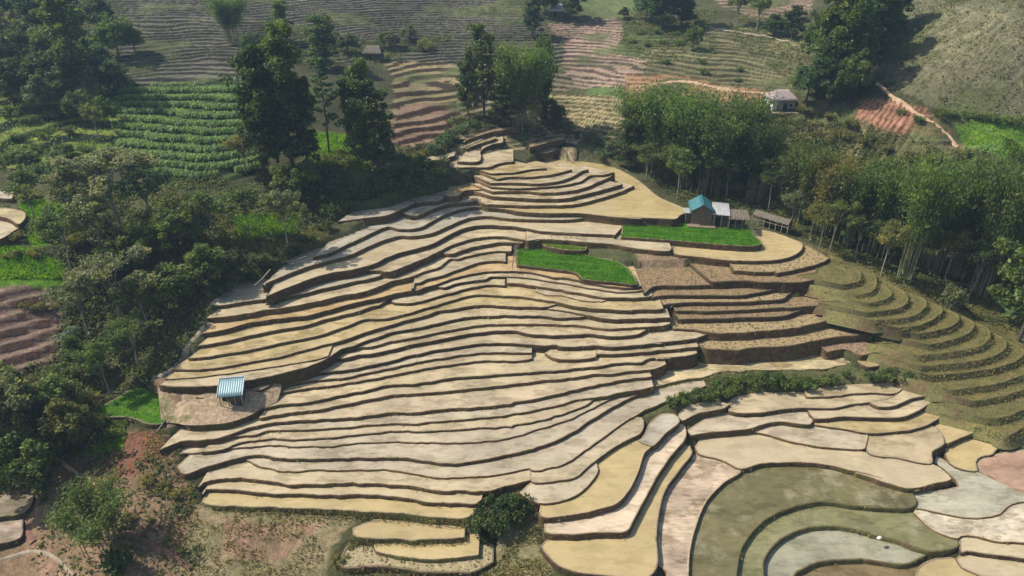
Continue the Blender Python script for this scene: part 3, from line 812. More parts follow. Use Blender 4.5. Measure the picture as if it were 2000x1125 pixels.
def bank_mesh(P, z, drop, seed, bw=0.14, bh=0.045, batter=0.12):
    n = len(P)
    s = fbm(P[:, 0] * 0.8, P[:, 1] * 0.8, seed, 3) * 1.3
    s2 = fbm(P[:, 0] * 2.3, P[:, 1] * 2.3, seed + 5, 2) * 1.5
    rows = [(-bw - 0.08 + s2 * 0.05, z - 0.05), (-bw + s2 * 0.06, z + bh + s * 0.05), (0.0 * s, z + bh + s2 * 0.05),
            (0.06 + s2 * 0.10, z - 0.10 + s2 * 0.06), (batter * drop * 0.35 + s * 0.18 + s2 * 0.07, z - drop * 0.35),
            (batter * drop * 0.7 + s * 0.22 - s2 * 0.08, z - drop * 0.7), (batter * drop + 0.1 + s * 0.2, z - drop)]
    V = []
    for d, zz in rows:
        Q = offset_loop(P, np.broadcast_to(np.asarray(d, float), (n,)))
        V.append(np.concatenate([Q, np.broadcast_to(np.asarray(zz, float), (n,))[:, None]], 1))
    V = np.concatenate(V)
    Fs, mi = [], []
    k = np.arange(n); k2 = np.roll(k, -1)
    for r in range(len(rows) - 1):
        Fs.append(np.stack([k + r * n, k + (r + 1) * n, k2 + (r + 1) * n, k2 + r * n], 1))
        mi.append(np.full(n, 1 if r < 2 else 0))
    me = mesh_np("bank", V, np.concatenate(Fs))
    return me, np.concatenate(mi).astype(np.int32)

M_BLOTCH = paddy_material("blotched_mud", 0.4, 0.75, 0.42, 0.06, 0.2)
M_MOSSY = paddy_material("mossy_shallows", 0.12, 0.45, 0.26, 0.03, 0.4, 0.5)
KIND_MAT = {'x': M_BLOTCH, 'y': M_MOSSY, 'w': M_WATER, 'm': M_MUD, 'p': M_PLOUGH, 'g': M_TURF, 's': M_TURF}
KIND_NAME = {'x': 'muddy_paddy', 'y': 'mossy_paddy', 'w': 'flooded_paddy', 'm': 'muddy_paddy', 'p': 'ploughed_terrace', 'g': 'grass_terrace', 's': 'seedling_bed'}
SLAB_OBJ = {}
for si, (key, z, kind, colr, P, E) in enumerate(SLABS):
    P = clean_loop(P)
    inner = offset_loop(P, -0.14)
    vco, _, tri, _, _, _ = delaunay_2d_cdt([Vector((x, y)) for x, y in inner], [], [list(range(len(inner)))], 1, 1e-5)
    me = bpy.data.meshes.new(KIND_NAME[kind])
    me.from_pydata([(c.x, c.y, z) for c in vco], [], [tuple(t) for t in tri])
    me.update()
    if len(me.polygons) and me.polygons[0].normal.z < 0:
        me.flip_normals()
    j = 1 + 0.10 * (random.random() - 0.5)
    warm = 1 + 0.06 * (random.random() - 0.5)
    o = link(KIND_NAME[kind], me, KIND_MAT[kind], HILL, (colr[0] * j, colr[1] * j, colr[2] * j * warm))
    drop = {'q10b': 1.1, 'r10': 0.8, 'r11': 0.8, 'r12': 0.9, 'r13': 0.9, 'L1': 2.0, 'q10': 2.6, 'q11': 1.9, 'L11': 2.3, 'b2': 1.9, 'e1': 1.2}.get(key, 1.5 if kind != 'g' else 1.6)
    if kind == 'g':
        bme, mi = bank_mesh(P, z, drop, si, bw=0.3, bh=0.10, batter=0.6)
        mats = (M_BANK_GRASS, M_TURF)
    elif kind == 'p':
        bme, mi = bank_mesh(P, z, drop, si, bw=0.2, bh=0.10)
        mats = (M_BANK, M_BUND_DRY)
    else:
        bme, mi = bank_mesh(P, z, drop, si)
        mats = (M_BANK_GRASS if key in ('L1', 'd1', 'd2', 'q11', 'c8', 'c9', 'c10', 'bed4') else M_BANK, M_BANK_GRASS if key in ('c8', 'c9', 'c10') else M_BUND)
    bme.materials.append(mats[0]); bme.materials.append(mats[1])
    bme.polygons.foreach_set("material_index", mi)
    b = link("earth_bank", bme, None, o, colr)
    SLAB_OBJ[key] = o

def loft(name, top, zt, bot, zb, mat, color, rows=14, cols=46, amp=0.22, parent=HILL):
    """ground patch between an upper and a lower surveyed line"""
    A = spline([at_z(u, v, zt)[:2] for u, v in sight(top)], 0.3); B = spline([at_z(u, v, zb)[:2] for u, v in sight(bot)], 0.3)
    def rs(P):
        i = np.linspace(0, len(P) - 1, cols)
        return np.stack([np.interp(i, np.arange(len(P)), P[:, k]) for k in (0, 1)], 1)
    A, B = rs(A), rs(B)
    V = []
    for r in range(rows):
        t = r / (rows - 1)
        q = A * (1 - t) + B * t
        z = zt + (zb - zt) * (t ** 0.8) + fbm(q[:, 0] / 1.1, q[:, 1] / 1.1, 71, 3) * amp * 2 * math.sin(math.pi * min(1, t + 0.1))
        V.append(np.concatenate([q, z[:, None]], 1))
    V = np.concatenate(V)
    i = np.arange(rows * cols).reshape(rows, cols)
    F = np.stack([i[:-1, :-1].ravel(), i[1:, :-1].ravel(), i[1:, 1:].ravel(), i[:-1, 1:].ravel()], 1)
    me = mesh_np(name, V, F)
    return link(name, me, mat, parent, color)
M_RUBBLE = soil_material("trodden_rubble", (0.17, 0.115, 0.075), (0.46, 0.36, 0.25), (0.15, 0.14, 0.065), 0.42, 0.18, 1.3)
loft("earth_slope", "A 20,150 130,155 330,150 470,128 600,100 680,75", 6.6, "A 40,330 110,335 170,345 280,343 400,328 500,293 560,260 640,225", 4.78, M_RUBBLE, None)

# ---------------------------------------------------------------- plants
def tube(pts, radii, sides=6):
    pts = [np.array(p, float) for p in pts]
    V, F = [], []
    for i, p in enumerate(pts):
        t = pts[min(i + 1, len(pts) - 1)] - pts[max(i - 1, 0)]
        t /= max(np.linalg.norm(t), 1e-6)
        a = np.cross(t, (0.31, 0.95, 0.02)); a /= max(np.linalg.norm(a), 1e-6)
        b = np.cross(t, a)
        for k in range(sides):
            w = 2 * math.pi * k / sides
            V.append(p + radii[i] * (math.cos(w) * a + math.sin(w) * b))
    for i in range(len(pts) - 1):
        for k in range(sides):
            k2 = (k + 1) % sides
            F.append((i * sides + k, i * sides + k2, (i + 1) * sides + k2, (i + 1) * sides + k))
    return np.array(V), np.array(F)

def leaf_quads(C, L, W, rng, up=0.35, droop=0.0):
    """leaf-sized rhombs at centres C; 'up' leans the faces to the sky, 'droop' lets the tips hang"""
    n = len(C)
    nr = rng.normal(size=(n, 3)); nr[:, 2] += up * 3
    nr /= np.linalg.norm(nr, axis=1)[:, None]
    t = rng.normal(size=(n, 3)); t[:, 2] -= droop * 2
    t -= nr * (t * nr).sum(1)[:, None]
    t /= np.maximum(np.linalg.norm(t, axis=1), 1e-6)[:, None]
    b = np.cross(nr, t)
    s = (0.65 + 0.7 * rng.random(n))[:, None]
    a, bb = t * L * s, b * W * s
    V = np.stack([C - a, C + bb - a * 0.1, C + a, C - bb - a * 0.1], 1).reshape(-1, 3)
    F = np.arange(n * 4).reshape(n, 4)
    return V, F

def clump_points(c, r, n, rng, flat=0.75):
    d = rng.normal(size=(n, 3)); d /= np.linalg.norm(d, axis=1)[:, None]
    q = d * (r * (0.35 + 0.65 * rng.random(n) ** 0.6))[:, None]
    q[:, 2] *= flat
    return q + np.array(c)

def proto_tall(seed, H=24.0, R=4.2, nclump=74, per=100, low=0.2, leaf=0.36):
    rng = np.random.default_rng(seed)
    wood, leaves = [], []
    bend = rng.normal(size=2) * 0.4
    tp = [np.array((bend[0] * (t ** 2), bend[1] * (t ** 2), H * 0.96 * t)) for t in np.linspace(0, 1, 8)]
    wood.append(tube(tp, [0.34 * (1 - 0.88 * t) + 0.02 for t in np.linspace(0, 1, 8)]))
    for i in range(nclump):
        t = low + (1 - low) * (i + rng.random()) / nclump
        prof = math.sin((0.17 + 0.76 * (t - low) / (1 - low)) * math.pi) ** 0.55
        ang = rng.random() * 6.283
        r = R * prof * rng.random() ** 0.5 * (0.9 + 0.25 * math.sin(3 * ang + seed) + 0.15 * math.sin(9 * t + 2 * ang))
        base = np.array((bend[0] * t * t, bend[1] * t * t, H * 0.96 * t))
        c = base + np.array((math.cos(ang) * r, math.sin(ang) * r, rng.normal() * 0.4))
        if i % 2 == 0 and r > 0.8:
            st = base - np.array((0, 0, 0.3 * r))
            mid = (st + c) / 2 + np.array((0, 0, 0.12 * r))
            wood.append(tube([st, mid, c], [0.11 * (1.15 - t), 0.07 * (1.15 - t), 0.02], 4))
        leaves.append(clump_points(c, 0.85 + 0.85 * rng.random(), per, rng, 0.85))
    return join_np("trunk", wood), mesh_np("crown", *leaf_quads(np.concatenate(leaves), leaf, leaf * 0.55, rng))

def proto_sparse(seed, H=22.0):
    rng = np.random.default_rng(seed)
    wood, leaves = [], []
    tp = [np.array((0.25 * math.sin(3 * t), 0.1 * t, H * 0.97 * t)) for t in np.linspace(0, 1, 9)]
    wood.append(tube(tp, [0.22 * (1 - 0.85 * t) + 0.02 for t in np.linspace(0, 1, 9)]))
    for i in range(44):
        t = 0.28 + 0.7 * (i + rng.random()) / 44
        ang = rng.random() * 6.283
        r = (0.6 + 3.4 * (1.02 - t) ** 0.6) * (0.5 + 0.6 * rng.random())
        base = np.array((0.25 * math.sin(3 * t), 0.1 * t, H * 0.97 * t))
        tip = base + np.array((math.cos(ang) * r, math.sin(ang) * r, 0.35 * r))
        wood.append(tube([base, (base + tip) / 2 + (0, 0, 0.1), tip], [0.05, 0.035, 0.012], 4))
        for q in (0.6, 1.0):
            leaves.append(clump_points(base + (tip - base) * q, 0.65, 34, rng, 0.5))
    return join_np("trunk", wood), mesh_np("crown", *leaf_quads(np.concatenate(leaves), 0.30, 0.15, rng))

def proto_open(seed, H=9.0, R=4.2, per=70):
    """airy small tree: a few leaning limbs with an umbrella of small leaves"""
    rng = np.random.default_rng(seed)
    wood, leaves = [], []
    fork = np.array((rng.normal() * 0.2, rng.normal() * 0.2, H * 0.38))
    wood.append(tube([(0, 0, 0), fork * 0.55 + (0.08, 0, 0), fork], [0.17, 0.14, 0.11]))
    nl = 7
    for i in range(nl):
        ang = 6.283 * (i + rng.random() * 0.7) / nl
        r = R * (0.45 + 0.45 * rng.random())
        e = np.array((math.cos(ang) * r, math.sin(ang) * r, H * (0.68 + 0.24 * rng.random())))
        mid = fork * 0.4 + e * 0.6 + np.array((0, 0, 0.5)) - np.array((math.cos(ang), math.sin(ang), 0)) * 0.35 * r
        wood.append(tube([fork, mid, e], [0.085, 0.06, 0.02], 5))
        for k in range(6):
            c = mid + (e - mid) * (0.3 + 0.8 * rng.random()) + rng.normal(size=3) * (0.75, 0.75, 0.45)
            wood.append(tube([mid + (e - mid) * 0.4, c], [0.025, 0.008], 3))
            leaves.append(clump_points(c, 0.6 + 0.5 * rng.random(), per, rng, 0.6))
    top = np.array((0, 0, H * 0.9))
    for k in range(5):
        leaves.append(clump_points(top + rng.normal(size=3) * (1.0, 1.0, 0.4), 0.9, per, rng, 0.6))
    return join_np("trunk", wood), mesh_np("crown", *leaf_quads(np.concatenate(leaves), 0.20, 0.11, rng, up=0.5))

def proto_round(seed, H=10.0, R=4.4, per=70, nclump=70, leaf=0.30):
    """dense broad crown down almost to the ground"""
    rng = np.random.default_rng(seed)
    wood, leaves = [], []
    wood.append(tube([(0, 0, 0), (0.1, 0, H * 0.3), (0.0, 0.1, H * 0.75)], [0.26, 0.2, 0.06]))
    for i in range(nclump):
        d = rng.normal(size=3); d /= np.linalg.norm(d)
        if d[2] < -0.55: d[2] *= -0.5
        rr = (0.62 + 0.42 * rng.random()) * (1 + 0.25 * math.sin(d[0] * 5 + seed) * math.cos(d[1] * 4))
        c = np.array((0, 0, H * 0.57)) + d * (R, R, H * 0.42) * rr
        if i % 5 == 0:
            wood.append(tube([(0, 0, H * 0.38), c * 0.5 + np.array((0, 0, H * 0.24)), c], [0.09, 0.06, 0.02], 4))
        leaves.append(clump_points(c, 0.75 + 0.5 * rng.random(), per, rng, 0.8))
    return join_np("trunk", wood), mesh_np("crown", *leaf_quads(np.concatenate(leaves), leaf, leaf * 0.55, rng, up=0.4))

def proto_bamboo(seed, H=14.0, nc=30, spread=1.7, per=330):
    rng = np.random.default_rng(seed)
    wood, C = [], []
    for i in range(nc):
        ang = rng.random() * 6.283
        rb = spread * rng.random() ** 0.5
        b = np.array((math.cos(ang) * rb, math.sin(ang) * rb, 0))
        out = np.array((math.cos(ang + rng.normal() * 0.5), math.sin(ang + rng.normal() * 0.5), 0))
        h = H * (0.72 + 0.28 * rng.random())
        lean, bend = 0.7 * rng.random(), 1.2 + 2.2 * rng.random()
        def at(t):
            return b + out * (lean * t + bend * t ** 3.2) + np.array((0, 0, h * (t - 0.10 * t ** 5)))
        ts = np.linspace(0, 1, 7)
        wood.append(tube([at(t) for t in ts], [0.065 * (1 - 0.75 * t) for t in ts], 4))
        tt = 0.36 + 0.64 * rng.random(per) ** 0.7
        P = np.array([at(t) for t in tt])
        off = rng.normal(size=(per, 3)) * np.array((0.62, 0.62, 0.42)) * (0.55 + 0.6 * tt)[:, None]
        off[:, 2] -= 0.25
        C.append(P + off)
    return join_np("culms", wood), mesh_np("foliage", *leaf_quads(np.concatenate(C), 0.25, 0.075, rng, up=0.15, droop=0.55))

def proto_bush(seed, H=2.2, R=1.7, nclump=14, per=60, leaf=0.17):
    rng = np.random.default_rng(seed)
    wood, leaves = [], []
    for i in range(nclump):
        ang = rng.random() * 6.283
        r = R * rng.random() ** 0.5 * 0.85
        c = np.array((math.cos(ang) * r, math.sin(ang) * r, H * (0.25 + 0.6 * rng.random() * (1.1 - 0.5 * r / R))))
        wood.append(tube([(c[0] * 0.15, c[1] * 0.15, -0.2), c * (0.6, 0.6, 0.6), c], [0.05, 0.035, 0.012], 4))
        leaves.append(clump_points(c, 0.42 + 0.4 * rng.random(), per, rng, 0.85))
    return join_np("stems", wood), mesh_np("foliage", *leaf_quads(np.concatenate(leaves), leaf, leaf * 0.55, rng, up=0.4))

def proto_banana(seed, H=3.4):
    rng = np.random.default_rng(seed)
    V, F = [], []
    for i in range(9):
        ang = 6.283 * i / 9 + rng.normal() * 0.3
        L = 1.9 + 0.7 * rng.random()
        d = np.array((math.cos(ang), math.sin(ang), 0)); s = np.array((-d[1], d[0], 0))
        n0 = len(V)
        for k in range(6):
            t = k / 5
            c = d * (L * (t * 0.9)) + np.array((0, 0, H * 0.55 + 1.3 * t - 1.9 * t * t + 0.1 * rng.random()))
            w = 0.30 * math.sin(math.pi * min(0.98, t * 0.85 + 0.12))
            V += [c + s * w - (0, 0, 0.06), c, c - s * w - (0, 0, 0.06)]
        for k in range(5):
            for q in range(2):
                a = n0 + k * 3 + q
                F.append((a, a + 1, a + 4, a + 3))
    st = tube([(0, 0, -0.2), (0.03, 0, H * 0.4), (0.05, 0, H * 0.62)], [0.16, 0.12, 0.07])
    return join_np("stem", [st]), mesh_np("leaves", np.array(V), np.array(F))

PROTO = {'tall': [proto_tall(101), proto_tall(102, 24, 3.7, 76, 100, 0.12), proto_tall(103, 24, 4.6, 74, 105, 0.22)],
         'sparse': [proto_sparse(111)],
         'open': [proto_open(121), proto_open(122, 9, 4.8), proto_open(123, 9, 3.8, 60), proto_open(124, 9, 4.4, 80)],
         'round': [proto_round(131), proto_round(132, 10, 5.0, 70, 76), proto_round(133, 10, 3.8)],
         'bamboo': [proto_bamboo(141), proto_bamboo(142, 14, 26, 2.1, 360), proto_bamboo(143, 14, 34, 1.5, 300), proto_bamboo(144, 14, 24, 2.4, 380)],
         'bush': [proto_bush(151), proto_bush(152, 2.2, 2.1, 18), proto_bush(153, 2.2, 1.4, 11), proto_bush(154, 2.4, 1.9, 16)],
         'banana': [proto_banana(161), proto_banana(162)]}
PH = {'tall': 23.6, 'sparse': 22.0, 'open': 9.0, 'round': 10.0, 'bamboo': 12.6, 'bush': 2.7, 'banana': 3.4}
PW = {'tall': 9.0, 'sparse': 6.6, 'open': 9.0, 'round': 10.0, 'bamboo': 8.0, 'bush': 4.2, 'banana': 3.8}
PNAME = {'tall': 'tall_tree', 'sparse': 'slender_tree', 'open': 'airy_tree', 'round': 'broadleaf_tree', 'bamboo': 'bamboo_clump', 'bush': 'bush', 'banana': 'banana_plant'}
PCAT = {'tall': 'tree', 'sparse': 'tree', 'open': 'tree', 'round': 'tree', 'bamboo': 'bamboo', 'bush': 'bush', 'banana': 'banana plant'}
PWOOD = {'tall': M_BARK, 'sparse': M_BARK, 'open': M_BARK_PALE, 'round': M_BARK, 'bamboo': M_CULM, 'bush': M_BARK, 'banana': M_CULM}
for kd, lst in PROTO.items():
    for a, b in lst:
        a.materials.append(PWOOD[kd]); b.materials.append(M_LEAF)
        a.polygons.foreach_set("use_smooth", np.ones(len(a.polygons), bool))
LEAFC = {'dark': (0.066, 0.102, 0.042), 'mid': (0.115, 0.163, 0.056), 'bright': (0.120, 0.190, 0.056), 'grey': (0.165, 0.185, 0.115), 'lime': (0.19, 0.22, 0.05), 'blue': (0.092, 0.146, 0.088), 'olive': (0.175, 0.175, 0.068)}
TREES = []
PCOUNT = {}

def plant(kind, u, vb, vt, w_px, label, tint='mid', group=None, z=None):
    """stand a plant with its foot sighted at (u, vb), its top at height line vt, about w_px wide"""
    p = Vector(at_z(u, vb, z)) if z is not None else ground(u, vb)
    if z is None and abs(p.x) < 400:
        p.z = gz(p.x, p.y)
    lo, hi = 0.2, 60.0
    for _ in range(30):
        h = (lo + hi) / 2
        if project(p.x, p.y, p.z + h)[1] > vt: lo = h
        else: hi = h
    dep = p.y * CP - (p.z + h / 2 - CAM_H) * SP
    wid = w_px * dep / FPX
    i = PCOUNT.get(kind, 0); PCOUNT[kind] = i + 1
    wood, leaf = PROTO[kind][i % len(PROTO[kind])]
    e = link(PNAME[kind], None, label=label, category=PCAT[kind])
    if group: e['group'] = group
    sz = h / PH[kind]
    sx = min(max(wid / PW[kind], sz * 0.45), sz * 2.6)
    e.location = p - Vector((0, 0, 0.1)); e.rotation_euler = (0, 0, random.random() * 6.283)
    e.scale = (sx, sx, sz)
    e.empty_display_size = 0.5
    c = LEAFC[tint]
    j = 0.88 + 0.26 * random.random()
    link(wood.name.split('.')[0], wood, None, e)
    link(leaf.name.split('.')[0], leaf, None, e, (c[0] * j * (0.94 + 0.14 * random.random()), c[1] * j, c[2] * j))
    TREES.append(e)
    return e

# the tall dark trees left of the brown steps
G = "tall trees left of the brown steps"
plant('tall', 515, 335, 85, 90, "tall dark tree with bare lower trunk, left one of the big dark group", 'dark', G)
plant('tall', 572, 330, 45, 110, "tallest dark crowned tree, centre of the group beside the corn rows", 'mid', G)
plant('tall', 548, 345, 130, 90, "dense dark tree in front of the tallest tree of the group", 'dark', G)
plant('tall', 603, 335, 150, 70, "narrow dark tree at the right edge of the big dark group", 'dark', G)
plant('sparse', 643, 300, 105, 62, "slender tree with thin bare trunk and airy layered branches", 'blue', G)
plant('tall', 694, 300, 150, 62, "narrow blue-green tree left of the stout dark tree", 'blue', G)
plant('tall', 740, 345, 158, 86, "stout dark tree leaning over the bushy mound, right of the slender tree", 'dark', G)
plant('tall', 712, 300, 112, 62, "yellow-green topped tree behind the stout dark tree", 'mid', G)
plant('tall', 640, 135, 28, 76, "rounded hazy tree on the far side of the slender tree", 'mid', G)
# the group on the crest
G = "trees on the crest behind the top paddies"
plant('tall', 946, 235, 48, 62, "tallest columnar tree on the crest behind the top paddies", 'mid', G)
plant('tall', 914, 228, 110, 46, "short dark columnar tree at left of the crest group", 'dark', G)
plant('bamboo', 1000, 245, 80, 90, "bright feathery bamboo right of the tallest crest tree", 'bright', G)
plant('bamboo', 1036, 250, 78, 86, "bright bamboo in the middle of the crest group", 'bright', G)
plant('tall', 1062, 248, 72, 56, "narrow tree behind the crest bamboo, at its right", 'mid', G)
plant('tall', 980, 245, 165, 60, "low dark tree at the foot of the crest bamboo", 'dark', G)
plant('open', 1020, 262, 190, 76, "thin stemmed tree at the foot of the crest group", 'olive', G)
plant('tall', 1040, 75, -10, 46, "pale poplar-like tree far behind the crest group", 'blue')
plant('round', 1075, 245, 195, 70, "round bush tree right of the crest bamboo stems", 'dark', G)
# bamboo grove by the pond
G = "bamboo grove behind the yellow pond"
for n, (u, vb, vt, w, tn, lab) in enumerate([
    (1245, 322, 170, 100, 'bright', "leftmost tall bamboo clump of the grove behind the yellow pond"),
    (1288, 340, 165, 105, 'bright', "pale topped bamboo clump, second from left in the pond grove"),
    (1335, 362, 172, 105, 'bright', "feathery bamboo clump, third from left in the pond grove"),
    (1385, 378, 192, 95, 'mid', "bamboo clump right behind the teal roofed farmhouse"),
    (1432, 372, 180, 90, 'mid', "bamboo clump right of the farmhouse, top touching the red track"),
    (1470, 392, 225, 80, 'dark', "dark bamboo clump at the right end of the pond grove")]):
    plant('bamboo', u, vb, vt, w, lab, tn, G)
for u, vb, vt, w, tn, lab in [
    (1215, 312, 255, 70, 'dark', "low leafy tree at the left end of the pond grove"),
    (1262, 352, 280, 76, 'mid', "leafy tree with thin stems at the pond's upper shore"),
    (1322, 388, 285, 84, 'mid', "leafy tree on the pond shore left of the farmhouse"),
    (1362, 380, 272, 74, 'bright', "bright leafy tree rising just left of the teal roof"),
    (1418, 392, 300, 80, 'dark', "dark tree standing over the grey lean-to roof"),
    (1500, 412, 305, 84, 'dark', "dark tree above the weathered shed")]:
    plant('open', u, vb, vt, w, lab, tn, "leafy trees at the foot of the pond grove")
# woodland down the right-hand valley
G = "bamboo along the valley on the right"
for u, vb, vt, w, tn, lab in [
    (1560, 432, 272, 90, 'mid', "bamboo clump behind the long thatched shed"),
    (1600, 458, 285, 84, 'olive', "yellowish bamboo clump above the pale slender trunks"),
    (1648, 478, 318, 84, 'mid', "bamboo clump between the pale trunk and the tall valley bamboo"),
    (1705, 500, 310, 90, 'bright', "bright bamboo clump left of the tallest valley bamboo"),
    (1762, 545, 300, 104, 'bright', "tallest valley bamboo with bare culms showing down to the grass steps"),
    (1815, 530, 312, 96, 'bright', "bamboo clump just right of the tallest valley bamboo"),
    (1868, 540, 305, 100, 'mid', "bamboo clump in the middle right of the valley"),
    (1915, 575, 310, 100, 'mid', "bamboo clump left of the broad dark tree"),
    (1965, 540, 315, 100, 'bright', "bamboo clump behind the broad dark tree"),
    (2015, 545, 330, 110, 'mid', "bamboo clump cut by the right edge of the picture")]:
    plant('bamboo', u, vb, vt, w, lab, tn, G)
for u, vb, vt, w, tn, lab in [
    (1542, 448, 370, 60, 'grey', "small leafy tree at the end of the long shed"),
    (1580, 472, 395, 50, 'olive', "thin pale tree at the pond's far corner"),
    (1620, 492, 390, 66, 'mid', "leaning leafy tree above the first grass steps"),
    (1668, 508, 415, 70, 'dark', "dark leafy tree right of the pale trunk"),
    (1720, 540, 430, 76, 'olive', "brownish leafy tree left of the bare culms"),
    (1840, 560, 440, 84, 'olive', "brownish leafy tree above the white flowered shrub"),
    (1888, 590, 470, 80, 'dark', "dark leafy tree in the valley shade above the grass steps")]:
    plant('open', u, vb, vt, w, lab, tn, "leafy trees along the grass steps")
plant('open', 1597, 497, 402, 42, "slender tree with pale trunk at the edge of the grass steps", 'olive')
plant('round', 1988, 668, 472, 175, "broad dark green tree at the right edge of the picture", 'mid')
plant('bush', 1850, 600, 540, 55, "pale leaved shrub by the grass steps under the bamboo", 'grey')
# big clump at the top right and trees along the far slope
G = "trees at the top right"
for kd, u, vb, vt, w, tn, lab in [
    ('tall', 1598, 182, -10, 70, 'mid', "creeper-clad tall tree at left of the top right clump"),
    ('tall', 1640, 178, -40, 84, 'mid', "tallest leafy tree in the middle of the top right clump"),
    ('tall', 1690, 130, -45, 90, 'dark', "dark tree casting the long shadow on the grass slope"),
    ('tall', 1738, 70, -60, 76, 'dark', "dark tree at the upper right end of the top right clump"),
    ('round', 1573, 205, 118, 76, 'blue', "broad blue-green tree over the small hip roofed house"),
    ('round', 1618, 210, 140, 66, 'dark', "dark rounded tree right of the small hip roofed house"),
    ('round', 1655, 205, 100, 70, 'mid', "leafy tree at the foot of the tallest top right tree"),
    ('round', 1688, 190, 152, 30, 'dark', "small round dark tree by the red track"),
    ('round', 1662, 195, 160, 26, 'dark', "smaller round tree left of the round one by the red track"),
    ('round', 1707, 110, 78, 32, 'mid', "small rounded tree on the edge of the tree shadow"),
    ('tall', 1545, 78, 12, 46, 'dark', "dark tree by the path end left of the top right clump"),
    ('open', 1478, 62, -15, 60, 'mid', "airy tree by the path on the far slope"),
    ('open', 1438, 55, -25, 66, 'grey', "greyish airy tree at the top, left of the path trees"),
    ('round', 1512, 70, 30, 60, 'dark', "low dark thicket tree between the path trees"),
    ('tall', 1292, 58, -50, 70, 'dark', "tall dark tree at the top above the green plots"),
    ('tall', 1330, 50, -55, 66, 'dark', "tall dark tree at the top, right of its twin"),
    ('round', 1262, 40, -20, 60, 'blue', "blue-green tree at the top left of the tall dark pair"),
    ('round', 1352, 100, 48, 40, 'mid', "lone leafy tree on the green plots below the dark pair"),
    ('round', 1218, 38, 14, 24, 'dark', "little dark tree on the lawn at the top")]:
    plant(kd, u, vb, vt, w, lab, tn, G)
# hazy woods at the top left
G = "hazy trees at the top left"
for kd, u, vb, vt, w, tn, lab in [
    ('tall', 165, 195, -25, 100, 'mid', "tall pale crowned tree in the hazy wood at top left"),
    ('tall', 95, 110, -40, 90, 'dark', "dark tree at the top of the hazy wood"),
    ('round', 30, 120, 10, 100, 'grey', "greyish tree in the top left corner"),
    ('round', 100, 185, 95, 100, 'dark', "dark tree left of the tall pale crowned one"),
    ('round', 30, 210, 120, 100, 'dark', "dark tree at the left edge above the green terraces"),
    ('round', 220, 190, 120, 84, 'dark', "dark rounded tree right of the tall pale crowned one"),
    ('round', 235, 115, 30, 76, 'mid', "leafy tree at the left end of the far grey terraces"),
    ('round', 265, 105, 48, 50, 'olive', "yellowish bush tree on the far grey terraces"),
    ('bamboo', 455, 85, -15, 76, 'mid', "pale bamboo on the far grey terraces"),
    ('tall', 552, 80, 0, 46, 'mid', "narrow tree at the top behind the tallest dark tree"),
    ('round', 500, 110, 60, 60, 'blue', "hazy bushy tree left of the dark group, far side"),
    ('round', 160, 240, 180, 60, 'dark', "dark bushy tree on the upper green terrace at left"),
    ('round', 800, 80, 50, 44, 'grey', "hazy shrub tree right of the far thatched hut"),
    ('round', 680, 105, 66, 50, 'dark', "hazy dark tree beside the far thatched hut"),
    ('round', 760, 95, 60, 50, 'grey', "hazy shrub tree behind the far thatched hut"),
    ('bush', 830, 98, 70, 40, 'olive', "yellowish shrub right of the far thatched hut"),
    ('tall', 1115, 40, -30, 50, 'dark', "dark hazy tree by the far roof at the top"),
    ('round', 1065, 30, -20, 56, 'dark', "dark hazy tree left of the far roof at the top")]:
    plant(kd, u, vb, vt, w, lab, tn, G)
